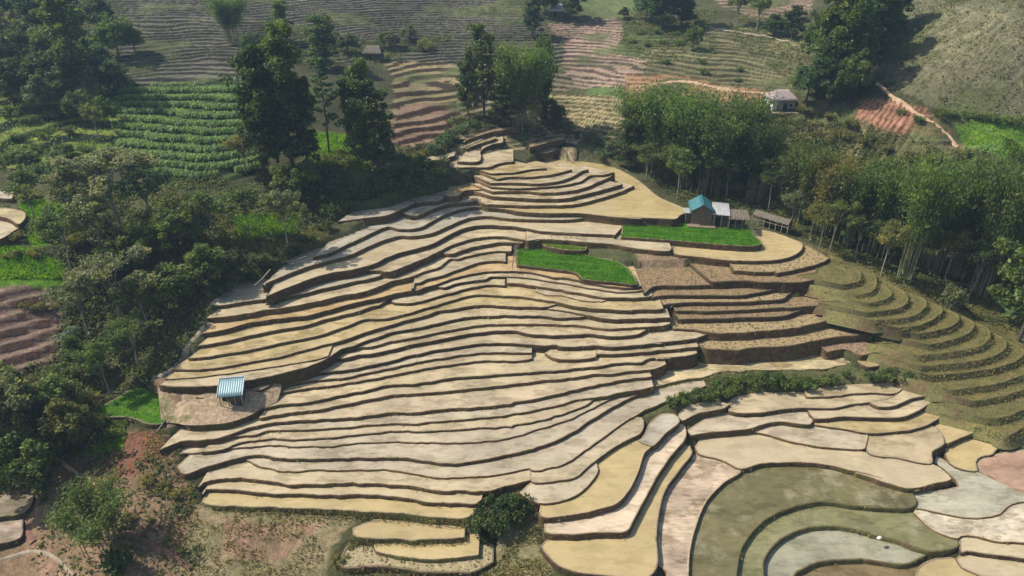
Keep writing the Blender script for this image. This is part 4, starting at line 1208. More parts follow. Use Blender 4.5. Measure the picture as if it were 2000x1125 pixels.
# wooded gully on the left: told apart where the picture lets one
G = "trees of the gully left of the terraces"
for kd, u, vb, vt, w, tn, lab in [
    ('open', 235, 440, 290, 190, 'grey', "large airy grey-green tree below the corn rows"),
    ('open', 165, 455, 330, 130, 'grey', "airy tree left of the large grey-green one"),
    ('open', 300, 440, 325, 120, 'blue', "airy bluish tree right of the large grey-green one"),
    ('open', 205, 500, 375, 130, 'grey', "airy grey tree below the large grey-green one"),
    ('open', 140, 530, 410, 110, 'mid', "leafy tree at the right end of the bright green strip"),
    ('round', 270, 545, 440, 120, 'mid', "dark tree in the gully shade, left of the clearing"),
    ('round', 345, 500, 405, 100, 'mid', "dark tree between the clearing and the corn field"),
    ('open', 420, 470, 365, 110, 'mid', "twiggy tree left of the sunny clearing"),
    ('open', 490, 465, 362, 110, 'mid', "spreading tree over the sunny clearing"),
    ('open', 562, 478, 362, 96, 'grey', "umbrella shaped pale tree with straight trunk by the terraces"),
    ('open', 480, 340, 262, 76, 'olive', "low olive tree at the foot of the corn rows"),
    ('round', 605, 375, 315, 66, 'mid', "dark tree in the shade below the slender tree"),
    ('round', 570, 390, 320, 80, 'mid', "dark tree at the foot of the big dark group"),
    ('open', 70, 430, 330, 90, 'mid', "leafy tree by the tan terraces at the left edge"),
    ('open', 115, 400, 310, 86, 'blue', "bluish leafy tree above the bright green patch"),
    ('round', 45, 340, 290, 76, 'mid', "leafy tree on the lowest green terrace at left"),
    ('round', 140, 340, 285, 70, 'mid', "dark tree under the yellow-green terrace"),
    ('open', 192, 270, 200, 50, 'olive', "thin yellowish tree standing on the green terraces"),
    ('round', 215, 250, 185, 46, 'mid', "dark upright tree at the corner of the corn field"),
    ('open', 240, 640, 500, 150, 'grey', "large grey-green tree over the dark gully"),
    ('open', 175, 655, 530, 120, 'grey', "grey-green tree beside the brown steps at left"),
    ('open', 290, 640, 540, 110, 'mid', "tree in the deep shade of the gully"),
    ('round', 340, 600, 520, 100, 'mid', "dark tree in the deepest gully shade near the terraces"),
    ('round', 410, 555, 480, 96, 'mid', "dark tree under the clearing by the upper terraces"),
    ('open', 215, 770, 665, 96, 'mid', "small leafy tree with dark trunk above the bright seedling patch"),
    ('open', 270, 715, 620, 90, 'mid', "shaded tree left of the path at the terrace ends"),
    ('round', 110, 820, 735, 110, 'mid', "leafy tree below the brown steps at left"),
    ('round', 40, 880, 745, 130, 'grey', "greyish dense tree at the left edge below the brown steps"),
    ('round', 150, 880, 790, 110, 'olive', "olive leafy tree left of the red landslip"),
    ('round', 60, 960, 855, 140, 'mid', "dense leafy tree at the lower left edge"),
    ('round', 10, 800, 715, 100, 'mid', "leafy tree cut by the left edge under the brown steps"),
    ('round', 165, 735, 660, 70, 'mid', "dark tree beside the waterfall bank left of the small tree")]:
    plant(kd, u, vb, vt, w, lab, tn, G)
plant('banana', 132, 690, 632, 44, "banana plant with broad pale leaves by the brown steps", 'blue')
plant('banana', 150, 672, 620, 40, "second banana plant, just behind the first by the brown steps", 'blue')
plant('bamboo', 205, 1075, 965, 120, "feathery low bamboo clump on the red rubble at lower left", 'mid')
plant('bush', 240, 1120, 1050, 90, "dark bush below the low bamboo clump at lower left", 'dark')
# more of the woods: rows of like trees
def grove(kind, spec, label, group, tn):
    ORD = ['leftmost', 'second from left', 'third from left', 'fourth from left', 'fifth from left', 'sixth from left', 'seventh from left', 'eighth from left', 'ninth from left', 'tenth from left',
           'eleventh from left', 'twelfth from left', 'thirteenth from left', 'fourteenth from left']
    for i, (u, vb, vt, w) in enumerate(sorted(spec)):
        plant(kind, u, vb, vt, w, label + ', ' + (ORD[i] if i < len(spec) - 1 else 'rightmost'), tn if isinstance(tn, str) else tn[i % len(tn)], group)
grove('round', [(15, 175, 60, 90), (65, 160, 50, 90), (125, 150, 40, 80), (60, 200, 110, 80), (140, 205, 120, 80), (190, 165, 70, 76), (5, 60, -30, 90), (60, 60, -40, 80), (130, 70, -30, 76), (205, 75, -10, 70), (185, 215, 150, 60), (90, 225, 150, 70)],
      "hazy broadleaf tree filling the wood at the top left", "fill of the top left wood", ['dark', 'grey', 'blue', 'dark'])
grove('tall', [(1540, 425, 300, 60), (1575, 440, 320, 60), (1630, 470, 345, 60), (1680, 490, 350, 60), (1735, 515, 340, 60), (1790, 520, 345, 64), (1840, 520, 340, 60), (1890, 545, 345, 64), (1940, 560, 360, 64), (1985, 520, 340, 64)],
      "dark leafy tree among the valley bamboo", "dark trees among the valley bamboo", ['dark', 'dark', 'mid'])
grove('open', [(1655, 455, 350, 70), (1600, 400, 310, 60), (1690, 440, 340, 66), (1750, 440, 335, 66), (1820, 430, 330, 66), (1880, 430, 330, 66), (1935, 440, 330, 66), (1990, 430, 320, 66), (1555, 380, 290, 60), (1510, 360, 270, 56)],
      "greyish tree on the far side of the valley bamboo", "trees behind the valley bamboo", ['olive', 'mid', 'grey'])
grove('tall', [(1230, 330, 215, 60), (1300, 355, 220, 60), (1350, 375, 225, 60), (1405, 385, 225, 60), (1450, 385, 250, 60)],
      "dark tree in the shade of the pond bamboo", "dark trees in the pond grove", ['dark', 'mid'])
grove('round', [(1615, 190, 60, 66), (1665, 160, 30, 70), (1700, 95, -20, 70), (1725, 85, 0, 60), (1635, 120, -40, 70), (1590, 130, 20, 60)],
      "leafy tree filling the big clump at the top right", "fill of the top right clump", ['mid', 'dark', 'mid'])
# bushes
def bushes(spec, label, group, tn):
    ORD = ['leftmost', 'second from left', 'third from left', 'fourth from left', 'fifth from left', 'sixth from left', 'seventh from left', 'eighth from left', 'ninth from left', 'tenth from left',
           'eleventh from left', 'twelfth from left', 'thirteenth from left', 'fourteenth from left', 'fifteenth from left', 'sixteenth from left', 'seventeenth from left']
    for i, (u, vb, h, w) in enumerate(sorted(spec)):
        plant('bush', u, vb, vb - h, w, label + ', ' + (ORD[i] if i < len(spec) - 1 else 'rightmost'), tn, group)
bushes([(940, 1040, 46, 66), (965, 1010, 46, 70), (990, 1030, 50, 70), (1015, 1005, 46, 60), (955, 1062, 34, 50), (1000, 1000, 36, 60), (975, 1045, 40, 60)],
       "dark bush of the thicket in the gap between the yellow paddies", "dark thicket between the yellow paddies", 'dark')
bushes([(1310, 792, 22, 40), (1335, 788, 26, 40), (1360, 782, 28, 44), (1385, 780, 30, 44), (1410, 775, 30, 44), (1428, 765, 26, 40), (1395, 755, 22, 36), (1425, 752, 24, 36), (1450, 752, 26, 38),
        (1475, 755, 32, 44), (1500, 755, 34, 46), (1525, 757, 34, 46), (1550, 757, 30, 40), (1575, 762, 32, 44), (1600, 760, 28, 40), (1622, 752, 26, 34), (1650, 735, 20, 30)],
       "dark green bush in the hedge above the lower right paddies", "hedge above the lower right paddies", 'mid')
bushes([(1702, 742, 24, 34), (1722, 745, 28, 40), (1745, 745, 30, 40), (1768, 745, 30, 40), (1790, 742, 26, 36), (1812, 742, 20, 30)],
       "dark green bush of the short hedge beside the grass steps", "short hedge by the grass steps", 'mid')
bushes([(705, 388, 36, 60), (735, 378, 40, 66), (770, 372, 44, 70), (805, 375, 46, 66), (840, 362, 42, 60), (865, 350, 34, 46), (760, 350, 36, 60), (800, 345, 36, 60), (830, 330, 30, 50), (690, 410, 32, 50)],
       "dark bush on the mound above the upper left terraces", "bushes on the mound above the terraces", 'dark')
bushes([(640, 425, 36, 50), (612, 405, 36, 60), (665, 405, 34, 50), (600, 475, 26, 40), (575, 500, 28, 44), (545, 520, 28, 44), (520, 540, 28, 40), (495, 555, 28, 44), (470, 545, 36, 60), (430, 575, 34, 60), (635, 450, 24, 36), (505, 515, 26, 44), (455, 520, 34, 56)],
       "scrub bush on the shady bank along the upper left terraces", "scrub along the upper left terraces", 'dark')
bushes([(880, 275, 34, 46), (865, 285, 30, 40), (900, 262, 26, 36), (845, 300, 26, 40), (925, 250, 22, 30), (1170, 285, 30, 40), (1195, 300, 34, 44), (1150, 275, 26, 36), (1180, 312, 26, 40)],
       "green bush at the edge of the top paddies on the crest", "bushes round the crest paddies", 'blue')
bushes([(1530, 212, 16, 22), (1568, 222, 24, 34), (1585, 228, 20, 30), (1500, 235, 20, 30), (1480, 250, 22, 34), (1520, 245, 20, 30), (1620, 235, 22, 34), (1660, 250, 26, 40), (1640, 275, 30, 44), (1600, 280, 30, 44), (1560, 275, 26, 40), (1690, 280, 26, 40), (1480, 290, 26, 40), (1730, 300, 26, 40), (1780, 315, 26, 40), (1830, 318, 26, 40), (1880, 310, 26, 40)],
       "olive bush on the scrubby slope below the small hip roofed house", "bushes on the scrubby far slope", 'olive')
bushes([(1835, 228, 22, 30), (1862, 232, 24, 32), (1890, 236, 24, 32), (1918, 240, 26, 34), (1945, 244, 26, 34), (1972, 248, 26, 34), (1998, 252, 26, 34), (1790, 240, 20, 30), (1760, 225, 16, 24), (1740, 165, 14, 22)],
       "bush in the hedge at the foot of the right grass slope", "hedge at the foot of the right slope", 'mid')
bushes([(1235, 85, 14, 24), (1265, 92, 16, 26), (1295, 88, 16, 26), (1330, 88, 16, 26), (1250, 68, 14, 24), (1285, 66, 14, 24), (1320, 70, 14, 24), (1370, 125, 14, 22), (1375, 145, 16, 24), (1300, 125, 14, 22), (1445, 140, 14, 20), (1440, 160, 12, 20), (1395, 105, 10, 16)],
       "shrub among the far green plots at the top", "shrubs among the far green plots", 'mid')
bushes([(20, 230, 26, 44), (60, 245, 26, 44), (110, 235, 26, 44), (40, 275, 24, 40), (90, 270, 28, 44), (140, 262, 26, 40), (60, 300, 24, 40), (20, 318, 24, 40), (110, 305, 26, 40), (170, 300, 26, 40), (185, 325, 26, 40), (70, 330, 26, 40)],
       "bush on the green terraces at the left edge", "bushes on the left green terraces", 'mid')
bushes([(25, 505, 20, 36), (75, 500, 22, 36), (95, 465, 24, 36), (30, 470, 22, 36), (150, 480, 30, 44), (60, 395, 30, 44), (25, 760, 30, 50), (65, 765, 28, 50), (50, 600, 14, 30), (75, 605, 16, 34), (100, 608, 16, 30), (180, 800, 36, 60), (205, 830, 34, 50), (130, 850, 34, 60)],
       "scrub bush round the brown steps at the left edge", "scrub round the brown steps", 'olive')
bushes([(290, 945, 20, 40), (320, 960, 18, 36), (345, 970, 18, 36), (255, 1015, 18, 36), (690, 1078, 24, 40), (665, 1102, 24, 40)],
       "low dry shrub on the rubble at the lower left", "low shrubs on the lower left rubble", 'olive')

# ---------------------------------------------------------------- growing stuff nobody could count
def scatter_in(poly_px, n, rng, slab=None, zone=None):
    """ground points spread evenly over a sighted outline"""
    if zone is None:
        P = np.array([ground(u, v)[:2] for u, v in poly_px])
    else:
        P = zone
    x0, y0 = P.min(0); x1, y1 = P.max(0)
    m = int(n * 2.4)
    x = x0 + (x1 - x0) * rng.random(m); y = y0 + (y1 - y0) * rng.random(m)
    k = inpoly(x, y, [tuple(p) for p in P])
    return x[k][:n], y[k][:n]

def blades(x, y, z, h, w, rng, lean=0.35):
    """upright grass blades, one narrow tapered quad each"""
    n = len(x)
    a = rng.random(n) * 6.283
    hh = h * (0.6 + 0.8 * rng.random(n)); ww = w * (0.6 + 0.8 * rng.random(n))
    dx, dy = np.cos(a) * ww, np.sin(a) * ww
    lx, ly = rng.normal(size=n) * lean * hh, rng.normal(size=n) * lean * hh
    B = np.stack([x, y, z], 1)
    V = np.stack([B + np.stack([-dx, -dy, -0.05 * hh], 1), B + np.stack([dx, dy, -0.05 * hh], 1),
                  B + np.stack([dx * 0.25 + lx, dy * 0.25 + ly, hh], 1), B + np.stack([-dx * 0.25 + lx, -dy * 0.25 + ly, hh], 1)], 1).reshape(-1, 3)
    return V, np.arange(n * 4).reshape(n, 4)

rng = np.random.default_rng(77)
# undergrowth over the wild ground
zones = ["-60,180 240,150 240,330 230,470 -60,470", "100,360 450,350 660,420 640,440 480,560 330,720 250,800 200,830 100,720 140,560 100,480",
         "-60,730 130,720 260,800 240,860 120,900 90,980 -60,980", "640,300 900,270 890,340 860,380 680,430 600,430 500,350",
         "1140,260 1220,300 1330,395 1440,410 1580,470 1760,560 2060,680 2060,320 1900,300 1600,280 1440,240 1240,270", "1480,210 1690,240 1800,280 1900,320 1560,330 1480,280",
         "-60,-30 240,-30 240,190 -60,200", "500,60 900,70 780,120 560,130", "1220,20 1400,20 1390,120 1260,130 1210,90", "1420,20 1600,20 1620,180 1560,200 1430,80",
         "860,230 1100,225 1180,300 1100,260 900,260", "200,880 380,930 390,1130 60,1140 100,960", "220,0 1080,0 1100,120 500,120 230,150", "1700,0 2050,0 2050,240 1860,230 1720,150"]
dens = [700, 7000, 4500, 5000, 10000, 2600, 5000, 2500, 2000, 2000, 1500, 500, 1300, 1500]
PX, PY = [], []
for zs, n in zip(zones, dens):
    x, y = scatter_in(sight(zs), n, rng)
    PX.append(x); PY.append(y)
PX, PY = np.concatenate(PX), np.concatenate(PY)
topz = bil(PX, PY, GX, GY, np.where(under, 1.0, 0.0))
cl = fbm(PX / 3.0, PY / 3.0, 91, 3)
k = (topz < 0.05) & (cl > -0.12)
PX, PY, cl = PX[k], PY[k], cl[k]
C = []
for rep in range(4):
    ox, oy = rng.normal(size=len(PX)) * 0.35, rng.normal(size=len(PX)) * 0.35
    hh = (0.15 + 2.6 * np.clip(cl + 0.08, 0, 0.4)) * rng.random(len(PX)) + 0.05
    C.append(np.stack([PX + ox, PY + oy, gzv(PX + ox, PY + oy) + hh], 1))
V, F = leaf_quads(np.concatenate(C), 0.24, 0.13, rng, up=0.5)
link("undergrowth", mesh_np("undergrowth", V, F), M_LEAF, None, (0.115, 0.135, 0.056), kind="stuff",
     label="dark green undergrowth covering the gullies and wild slopes", category="undergrowth")

# rough grass: nose on the right, banks and bare slopes
gx, gy, gzz = [], [], []
for key, z, kind, colr, P, E in SLABS:
    if kind == 'g' or key in ('L1', 'q11', 'd1', 'd3'):
        m = int(len(E) * (22 if kind == 'g' else 16))
        i = rng.integers(0, len(E), m)
        tn = np.gradient(E, axis=0); tn /= np.maximum(np.linalg.norm(tn, axis=1), 1e-6)[:, None]
        dn = rng.random(m)
        side = np.stack([tn[:, 1], -tn[:, 0]], 1) * (1 if kind != 'g' else -1)
        if key in ('c8', 'c9', 'c10'): side = side * 0.6
        q = E[i] + side[i] * (0.1 + dn * 0.35)[:, None] + rng.normal(size=(m, 2)) * 0.14
        gx.append(q[:, 0]); gy.append(q[:, 1]); gzz.append(z - 0.05 - 0.8 * dn * (key not in ('c8', 'c9', 'c10')))
    if kind in 'wmxyp':
        m = int(len(E) * 3.0)
        i = rng.integers(0, len(E), m)
        q = E[i] + rng.normal(size=(m, 2)) * 0.14
        k = fbm(q[:, 0] / 2.5, q[:, 1] / 2.5, 63, 2) > 0.02
        gx.append(q[k, 0]); gy.append(q[k, 1]); gzz.append(z - 0.1 - 0.35 * rng.random(k.sum()))
    if kind == 'g':
        m = int(len(E) * 9)
        i = rng.integers(0, len(E), m); t = rng.random(m)[:, None] * 4.5
        q = E[i] + np.array((-0.85, 0.45)) * t
        gx.append(q[:, 0]); gy.append(q[:, 1]); gzz.append(np.full(m, z))
X_, Y_, Z_ = np.concatenate(gx), np.concatenate(gy), np.concatenate(gzz)
G1 = blades(X_, Y_, Z_, 0.19, 0.06, rng, 0.8)
bx, by = [], []
for zs, n in [("370,975 700,1005 660,1060 640,1135 350,1140 320,1050", 2600), ("930,930 1045,930 1060,1010 1090,1130 920,1130", 4500), ("1700,-30 2050,-30 2050,250 1860,230 1790,190 1700,160", 9000),
              ("350,440 640,420 640,470 480,530 350,500", 5000), ("1560,470 2050,600 2050,700 1800,650", 5000), ("1865,240 2150,235 2150,330 1960,325 1880,290", 2500),
              ("280,830 380,880 380,1000 280,1000", 1200)]:
    x, y = scatter_in(sight(zs), n, rng)
    bx.append(x); by.append(y)
bx, by = np.concatenate(bx), np.concatenate(by)
k = (bil(bx, by, GX, GY, np.where(under, 1.0, 0.0)) < 0.05) & (fbm(bx / 2.5, by / 2.5, 17, 2) > -0.08)
G2 = blades(bx[k], by[k], gzv(bx[k], by[k]), 0.28, 0.07, rng, 0.6)
link("rough_grass", join_np("rough_grass", [G1, G2]), M_LEAF, None, (0.20, 0.18, 0.085), kind="stuff",
     label="dry olive grass on the terrace steps and bare banks", category="grass")

# bright grass patches on the left and right
bx, by = [], []
for zs, n in [("40,400 135,385 140,470 60,480", 4000), ("-60,482 60,487 150,535 180,553 -60,556", 7000), ("455,425 590,420 580,460 470,475", 3500), ("590,258 740,268 720,335 600,330", 6000),
              ("1870,245 2050,240 2050,325 1960,322 1885,290", 4000), ("150,830 260,790 240,880 150,895", 2500), ("-60,200 235,182 235,330 -60,328", 3500)]:
    x, y = scatter_in(sight(zs), n, rng)
    bx.append(x); by.append(y)
bx, by = np.concatenate(bx), np.concatenate(by)
link("lush_grass", mesh_np("lush_grass", *blades(bx, by, gzv(bx, by), 0.40, 0.07, rng, 0.4)), M_LEAF, None, (0.19, 0.34, 0.035), kind="stuff",
     label="lush bright green grass patches on the side slopes", category="grass")

# young rice in the seedling beds: a part of each bed
for key in ('bed1', 'bed2', 'bed3', 'bed4'):
    key_, z, kind, colr, P, E = [s for s in SLABS if s[0] == key][0]
    A = abs(area2(P))
    x, y = scatter_in(None, int(A * (42 if key != 'bed4' else 22)), rng, zone=P)
    strip = np.sin((y + 0.22 * x) * 2.6) + fbm(x / 1.5, y / 1.5, 3, 2) * 2.2
    k = strip > -0.55
    V, F = blades(x[k], y[k], np.full(k.sum(), z), 0.26, 0.05, rng, 0.25)
    link("rice_seedlings", mesh_np("rice_seedlings", V, F), M_LEAF, SLAB_OBJ[key], (0.115, 0.30, 0.020) if key != 'bed3' else (0.16, 0.24, 0.045), kind="stuff",
         label="dense bright green rice seedlings")
    SLAB_OBJ[key]['label'] = {'bed1': "bright green seedling bed in front of the farmhouse", 'bed2': "bright green seedling bed among the tan paddies",
                              'bed3': "small yellow-green seedling bed above the larger one", 'bed4': "rounded bright green seedling patch beside the gully"}[key]

# maize rows
def maize(x, y, z, rng, H=1.1):
    n = len(x)
    Vs, Fs, c = [], [], 0
    B = np.stack([x, y, z], 1)
    hs = H * (0.8 + 0.4 * rng.random(n))
    for q in range(6):
        a = rng.random(n) * 6.283
        d = np.stack([np.cos(a), np.sin(a), np.zeros(n)], 1); s = np.stack([-d[:, 1], d[:, 0], np.zeros(n)], 1) * 0.07
        b = B + np.array((0, 0, 1)) * (hs * (0.2 + 0.12 * q))[:, None]
        m = b + d * 0.38 + np.array((0, 0, 0.34)); e = b + d * 0.78 + np.array((0, 0, 0.05))
        Vs.append(np.stack([b - s * 0.5, b + s * 0.5, m + s, m - s, m - s, m + s, e + s * 0.2, e - s * 0.2], 1).reshape(-1, 3))
        Fs.append(np.arange(n * 8).reshape(n * 2, 4) + c); c += n * 8
    return np.concatenate(Vs), np.concatenate(Fs)
mx, my = scatter_in(sight("228,172 498,168 515,335 380,352 300,345 228,325"), 15000, rng)
q = wobble(mx, my, bil(mx, my, GX, GY, ZB), 0.62) / 0.62
f = q - np.floor(q)
k = (f > 0.12) & (f < 0.52) & (bil(mx, my, GX, GY, np.where(under, 1.0, 0.0)) < 0.05)
mx, my = mx[k], my[k]
link("maize_rows", mesh_np("maize_rows", *maize(mx, my, gzv(mx, my), rng)), M_LEAF, None, (0.18, 0.285, 0.10), kind="stuff",
     label="green maize growing in contour rows on the upper left slope", category="maize")

# clods and stubble on the ploughed terraces and the rubble slope
cxx, cyy, czz, cs = [], [], [], []
for key, z, kind, colr, P, E in SLABS:
    if kind == 'p':
        A = abs(area2(P))
        x, y = scatter_in(None, int(min(A, 320) * 5), rng, zone=P)
        cxx.append(x); cyy.append(y); czz.append(np.full(len(x), z)); cs.append(0.08 + 0.10 * rng.random(len(x)) ** 2)
x, y = scatter_in(sight("80,880 300,840 370,960 380,1130 60,1140 100,960"), 350, rng)
cxx.append(x); cyy.append(y); czz.append(gzv(x, y)); cs.append(0.08 + 0.22 * rng.random(len(x)) ** 3)
cxx, cyy, czz, cs = map(np.concatenate, (cxx, cyy, czz, cs))
OCT = np.array([(1, 0, 0), (0, 1, 0), (-1, 0, 0), (0, -1, 0), (0, 0, 0.8), (0, 0, -0.8)], float)
n = len(cxx)
V = OCT[None] * cs[:, None, None] * (0.7 + 0.6 * rng.random((n, 6, 1))) + np.stack([cxx, cyy, czz + cs * 0.3], 1)[:, None]
FT = np.array([(0, 1, 4), (1, 2, 4), (2, 3, 4), (3, 0, 4)])
link("soil_clods", mesh_np("soil_clods", V.reshape(-1, 3), (FT[None] + 6 * np.arange(n)[:, None, None]).reshape(-1, 3)), M_BUND_DRY, None, kind="stuff",
     label="broken soil clods strewn over the ploughed terraces", category="soil")

# ---------------------------------------------------------------- paths
def drape(name, survey, w, mat, lift=0.16, **props):
    P = spline([ground(u, v)[:2] for u, v in sight(survey)], 0.8)
    t = np.gradient(P, axis=0); t /= np.maximum(np.linalg.norm(t, axis=1), 1e-6)[:, None]
    nrm = np.stack([t[:, 1], -t[:, 0]], 1)
    ww = w * (0.8 + 0.7 * (fbm(P[:, 0] / 3, P[:, 1] / 3, 8, 2) + 0.3))
    V = []
    for s in (-1, -0.4, 0.4, 1):
        q = P + nrm * (ww * s)[:, None]
        V.append(np.concatenate([q, (gzv(q[:, 0], q[:, 1]) + (lift if abs(s) < 0.9 else -0.12))[:, None]], 1))
    n = len(P)
    V = np.concatenate(V)
    F = np.concatenate([np.stack([np.arange(n - 1) + r * n, np.arange(1, n) + r * n, np.arange(1, n) + (r + 1) * n, np.arange(n - 1) + (r + 1) * n], 1) for r in range(3)])
    me = mesh_np(name, V, F)
    me.polygons.foreach_set("use_smooth", np.ones(len(F), bool))
    return link(name, me, mat, kind="structure", **props)
M_REDPATH = simple_material("red_earth_path", (0.30, 0.19, 0.11), (0.48, 0.335, 0.22), 1.2)
M_REDCUT = simple_material("red_earth_cut", (0.12, 0.06, 0.042), (0.25, 0.14, 0.095), 1.4, bump_d=0.15)
M_GREYPATH = simple_material("trodden_path", (0.22, 0.17, 0.12), (0.38, 0.31, 0.23), 1.5)
drape("path", "1712,165 1740,190 1765,205 1790,222 1822,240 1850,262 1872,288", 0.5, M_REDPATH, label="bare red path down the right slope")
drape("path", "1230,172 1330,160 1420,176 1540,182", 0.6, M_REDPATH, label="red earth track in front of the small hip roofed house")
drape("path", "110,895 150,925 190,950 200,985 205,1010", 0.28, M_REDPATH, label="red footpath down the rubble at lower left")
drape("path", "245,1045 300,1070 345,1090 375,1118", 0.5, M_REDCUT, label="red cut channel at the lower left")
drape("path", "1378,50 1420,60 1450,65 1500,72 1545,82", 0.35, M_GREYPATH, label="pale path on the far slope")
drape("path", "80,972 55,1000 52,1040 66,1062", 0.5, M_REDCUT, label="red cut channel beside the lowest left paddies")
drape("path", "0,1097 60,1080 100,1088 130,1110 145,1125", 0.28, M_GREYPATH, label="pale rim path round the lower left hollow")
drape("path", "500,575 480,600 420,640 370,690 330,730 300,745", 0.5, M_GREYPATH, label="shaded path along the terrace ends")

# ---------------------------------------------------------------- huts and houses
def metal_sheet(name, c1, c2, rough=0.45):
    m, nt, p = new_mat(name)
    g = N(nt, "ShaderNodeTexCoord").outputs["Object"]
    n = noise(nt, g, 1.4, 5, 0.6)
    r = noise(nt, stretch(nt, g, 9, 0.6, 0.6), 1.0, 3, 0.6)
    col = mixc(nt, mapr(nt, n, 0.3, 0.7, 0, 1), c1, c2)
    col = mixc(nt, mapr(nt, r, 0.55, 0.75, 0, 0.45), col, tuple(x * 0.55 for x in c1))
    nt.links.new(col, p.inputs["Base Color"])
    p.inputs["Roughness"].default_value = rough
    p.inputs["Metallic"].default_value = 0.15
    return m
M_TEAL = metal_sheet("teal_roof_sheet", (0.035, 0.14, 0.16), (0.06, 0.20, 0.22))
M_GREYROOF = metal_sheet("grey_roof_sheet", (0.34, 0.34, 0.33), (0.50, 0.50, 0.49), 0.4)
M_BLUEROOF = metal_sheet("blue_roof_sheet", (0.15, 0.25, 0.28), (0.24, 0.36, 0.39), 0.5)
M_TILE = simple_material("grey_pink_tiles", (0.22, 0.18, 0.17), (0.36, 0.30, 0.29), 3.0)
M_THATCH = simple_material("weathered_thatch", (0.085, 0.07, 0.052), (0.21, 0.18, 0.14), 6.0, sy=0.25, bump_d=0.06, local=True)
M_EARTHWALL = simple_material("earth_wall", (0.15, 0.095, 0.065), (0.23, 0.155, 0.11), 2.2, local=True)
M_PLANK = simple_material("grey_planks", (0.05, 0.042, 0.036), (0.14, 0.115, 0.095), 5.0, sz=0.25, local=True)
M_PALEWALL = simple_material("pale_grey_wall", (0.22, 0.20, 0.18), (0.36, 0.33, 0.29), 1.5, local=True)
M_WHITEWASH = simple_material("whitewash", (0.62, 0.58, 0.50), (0.78, 0.74, 0.66), 1.5, local=True)
M_POLE = simple_material("weathered_pole", (0.20, 0.165, 0.12), (0.42, 0.36, 0.27), 5.0, sz=0.3)
M_DARK = simple_material("dark_opening", (0.012, 0.010, 0.010), (0.02, 0.018, 0.016), 2.0, bump_d=0)

def box_mesh(sx, sy, sz, bev=0.0):
    bm = bmesh.new()
    bmesh.ops.create_cube(bm, size=1.0)
    bmesh.ops.scale(bm, vec=(sx, sy, sz), verts=bm.verts)
    if bev:
        bmesh.ops.bevel(bm, geom=bm.edges[:], offset=bev, segments=1, affect='EDGES')
    me = bpy.data.meshes.new("part"); bm.to_mesh(me); bm.free()
    return me
def part_box(parent, name, c, s, mat, bev=0.02):
    o = link(name, box_mesh(*s, bev), mat, parent)
    o.location = c
    return o
def sheet(parent, name, a, b, c, d, mat, ribs=14, amp=0.03, thick=0.05, shaggy=0.0):
    """roof sheet: corner a-b along the eave, d-c along the ridge; ribs run from eave to ridge"""
    a, b, c, d = [np.array(p, float) for p in (a, b, c, d)]
    nrm = np.cross(b - a, d - a); nrm /= np.linalg.norm(nrm)
    if nrm[2] < 0: nrm = -nrm
    n, m = ribs * 4 + 1, 5
    r = np.random.default_rng(5)
    top = []
    for j in range(m):
        t = j / (m - 1)
        for i in range(n):
            s = i / (n - 1)
            p = (a * (1 - s) + b * s) * (1 - t) + (d * (1 - s) + c * s) * t
            p = p + nrm * (amp * math.cos(s * ribs * 6.283) + (r.normal() * shaggy if shaggy else 0))
            if shaggy and j == 0: p = p + (a - d) / np.linalg.norm(a - d) * r.random() * shaggy * 5
            top.append(p)
    top = np.array(top); bot = top - nrm * thick
    V = np.concatenate([top, bot])
    k = n * m
    F = []
    for j in range(m - 1):
        for i in range(n - 1):
            q = j * n + i
            F.append((q, q + 1, q + n + 1, q + n)); F.append((k + q, k + q + n, k + q + n + 1, k + q + 1))
    for i in range(n - 1):
        F.append((i, k + i, k + i + 1, i + 1)); q = (m - 1) * n + i; F.append((q, q + 1, k + q + 1, k + q))
    for j in range(m - 1):
        q = j * n; F.append((q, q + n, k + q + n, k + q)); q = j * n + n - 1; F.append((q, k + q, k + q + n, q + n))
    return link(name, mesh_np(name, V, np.array(F)), mat, parent)
def house(name, loc, rot, label, cat):
    e = link(name, None, label=label, category=cat)
    e.location = loc; e.rotation_euler = (0, 0, rot)
    return e

# earth-walled farmhouse: gable towards the viewer
FZ = 12.45
p0 = Vector(at_z(1369, 436, FZ))
h = house("farmhouse", p0, math.radians(-9), "small brown earth-walled farmhouse with teal gabled roof beside the green bed", "house")
W, Dp, WH, RR = 3.6, 4.4, 2.5, 1.15
bm = bmesh.new()
fr = [(-W/2, 0, -0.6), (W/2, 0, -0.6), (W/2, 0, WH), (0, 0, WH + RR - 0.08), (-W/2, 0, WH)]
bv = [bm.verts.new(p) for p in fr] + [bm.verts.new((p[0], Dp, p[2])) for p in fr]
bm.faces.new(bv[:5]); bm.faces.new(bv[5:][::-1])
for i in range(5):
    bm.faces.new((bv[i], bv[i + 5], bv[(i + 1) % 5 + 5], bv[(i + 1) % 5]))
bmesh.ops.recalc_face_normals(bm, faces=bm.faces)
me = bpy.data.meshes.new("wall"); bm.to_mesh(me); bm.free()
link("wall", me, M_EARTHWALL, h)
ov = 0.45
ey = WH - RR * ov / (W / 2)
sheet(h, "roof_slope", (-W/2 - ov, -0.5, ey + 0.06), (-W/2 - ov, Dp + 0.4, ey + 0.06), (0, Dp + 0.4, WH + RR + 0.06), (0, -0.5, WH + RR + 0.06), M_TEAL, 16)
sheet(h, "roof_slope", (W/2 + ov, Dp + 0.4, ey + 0.06), (W/2 + ov, -0.5, ey + 0.06), (0, -0.5, WH + RR + 0.06), (0, Dp + 0.4, WH + RR + 0.06), M_TEAL, 16)
part_box(h, "ridge_cap", (0, Dp / 2 - 0.05, WH + RR + 0.12), (0.3, Dp + 0.9, 0.05), M_TEAL)
part_box(h, "stone_footing", (0.1, -0.6, -0.45), (W + 1.4, 1.3, 0.5), M_BUND, 0.08)
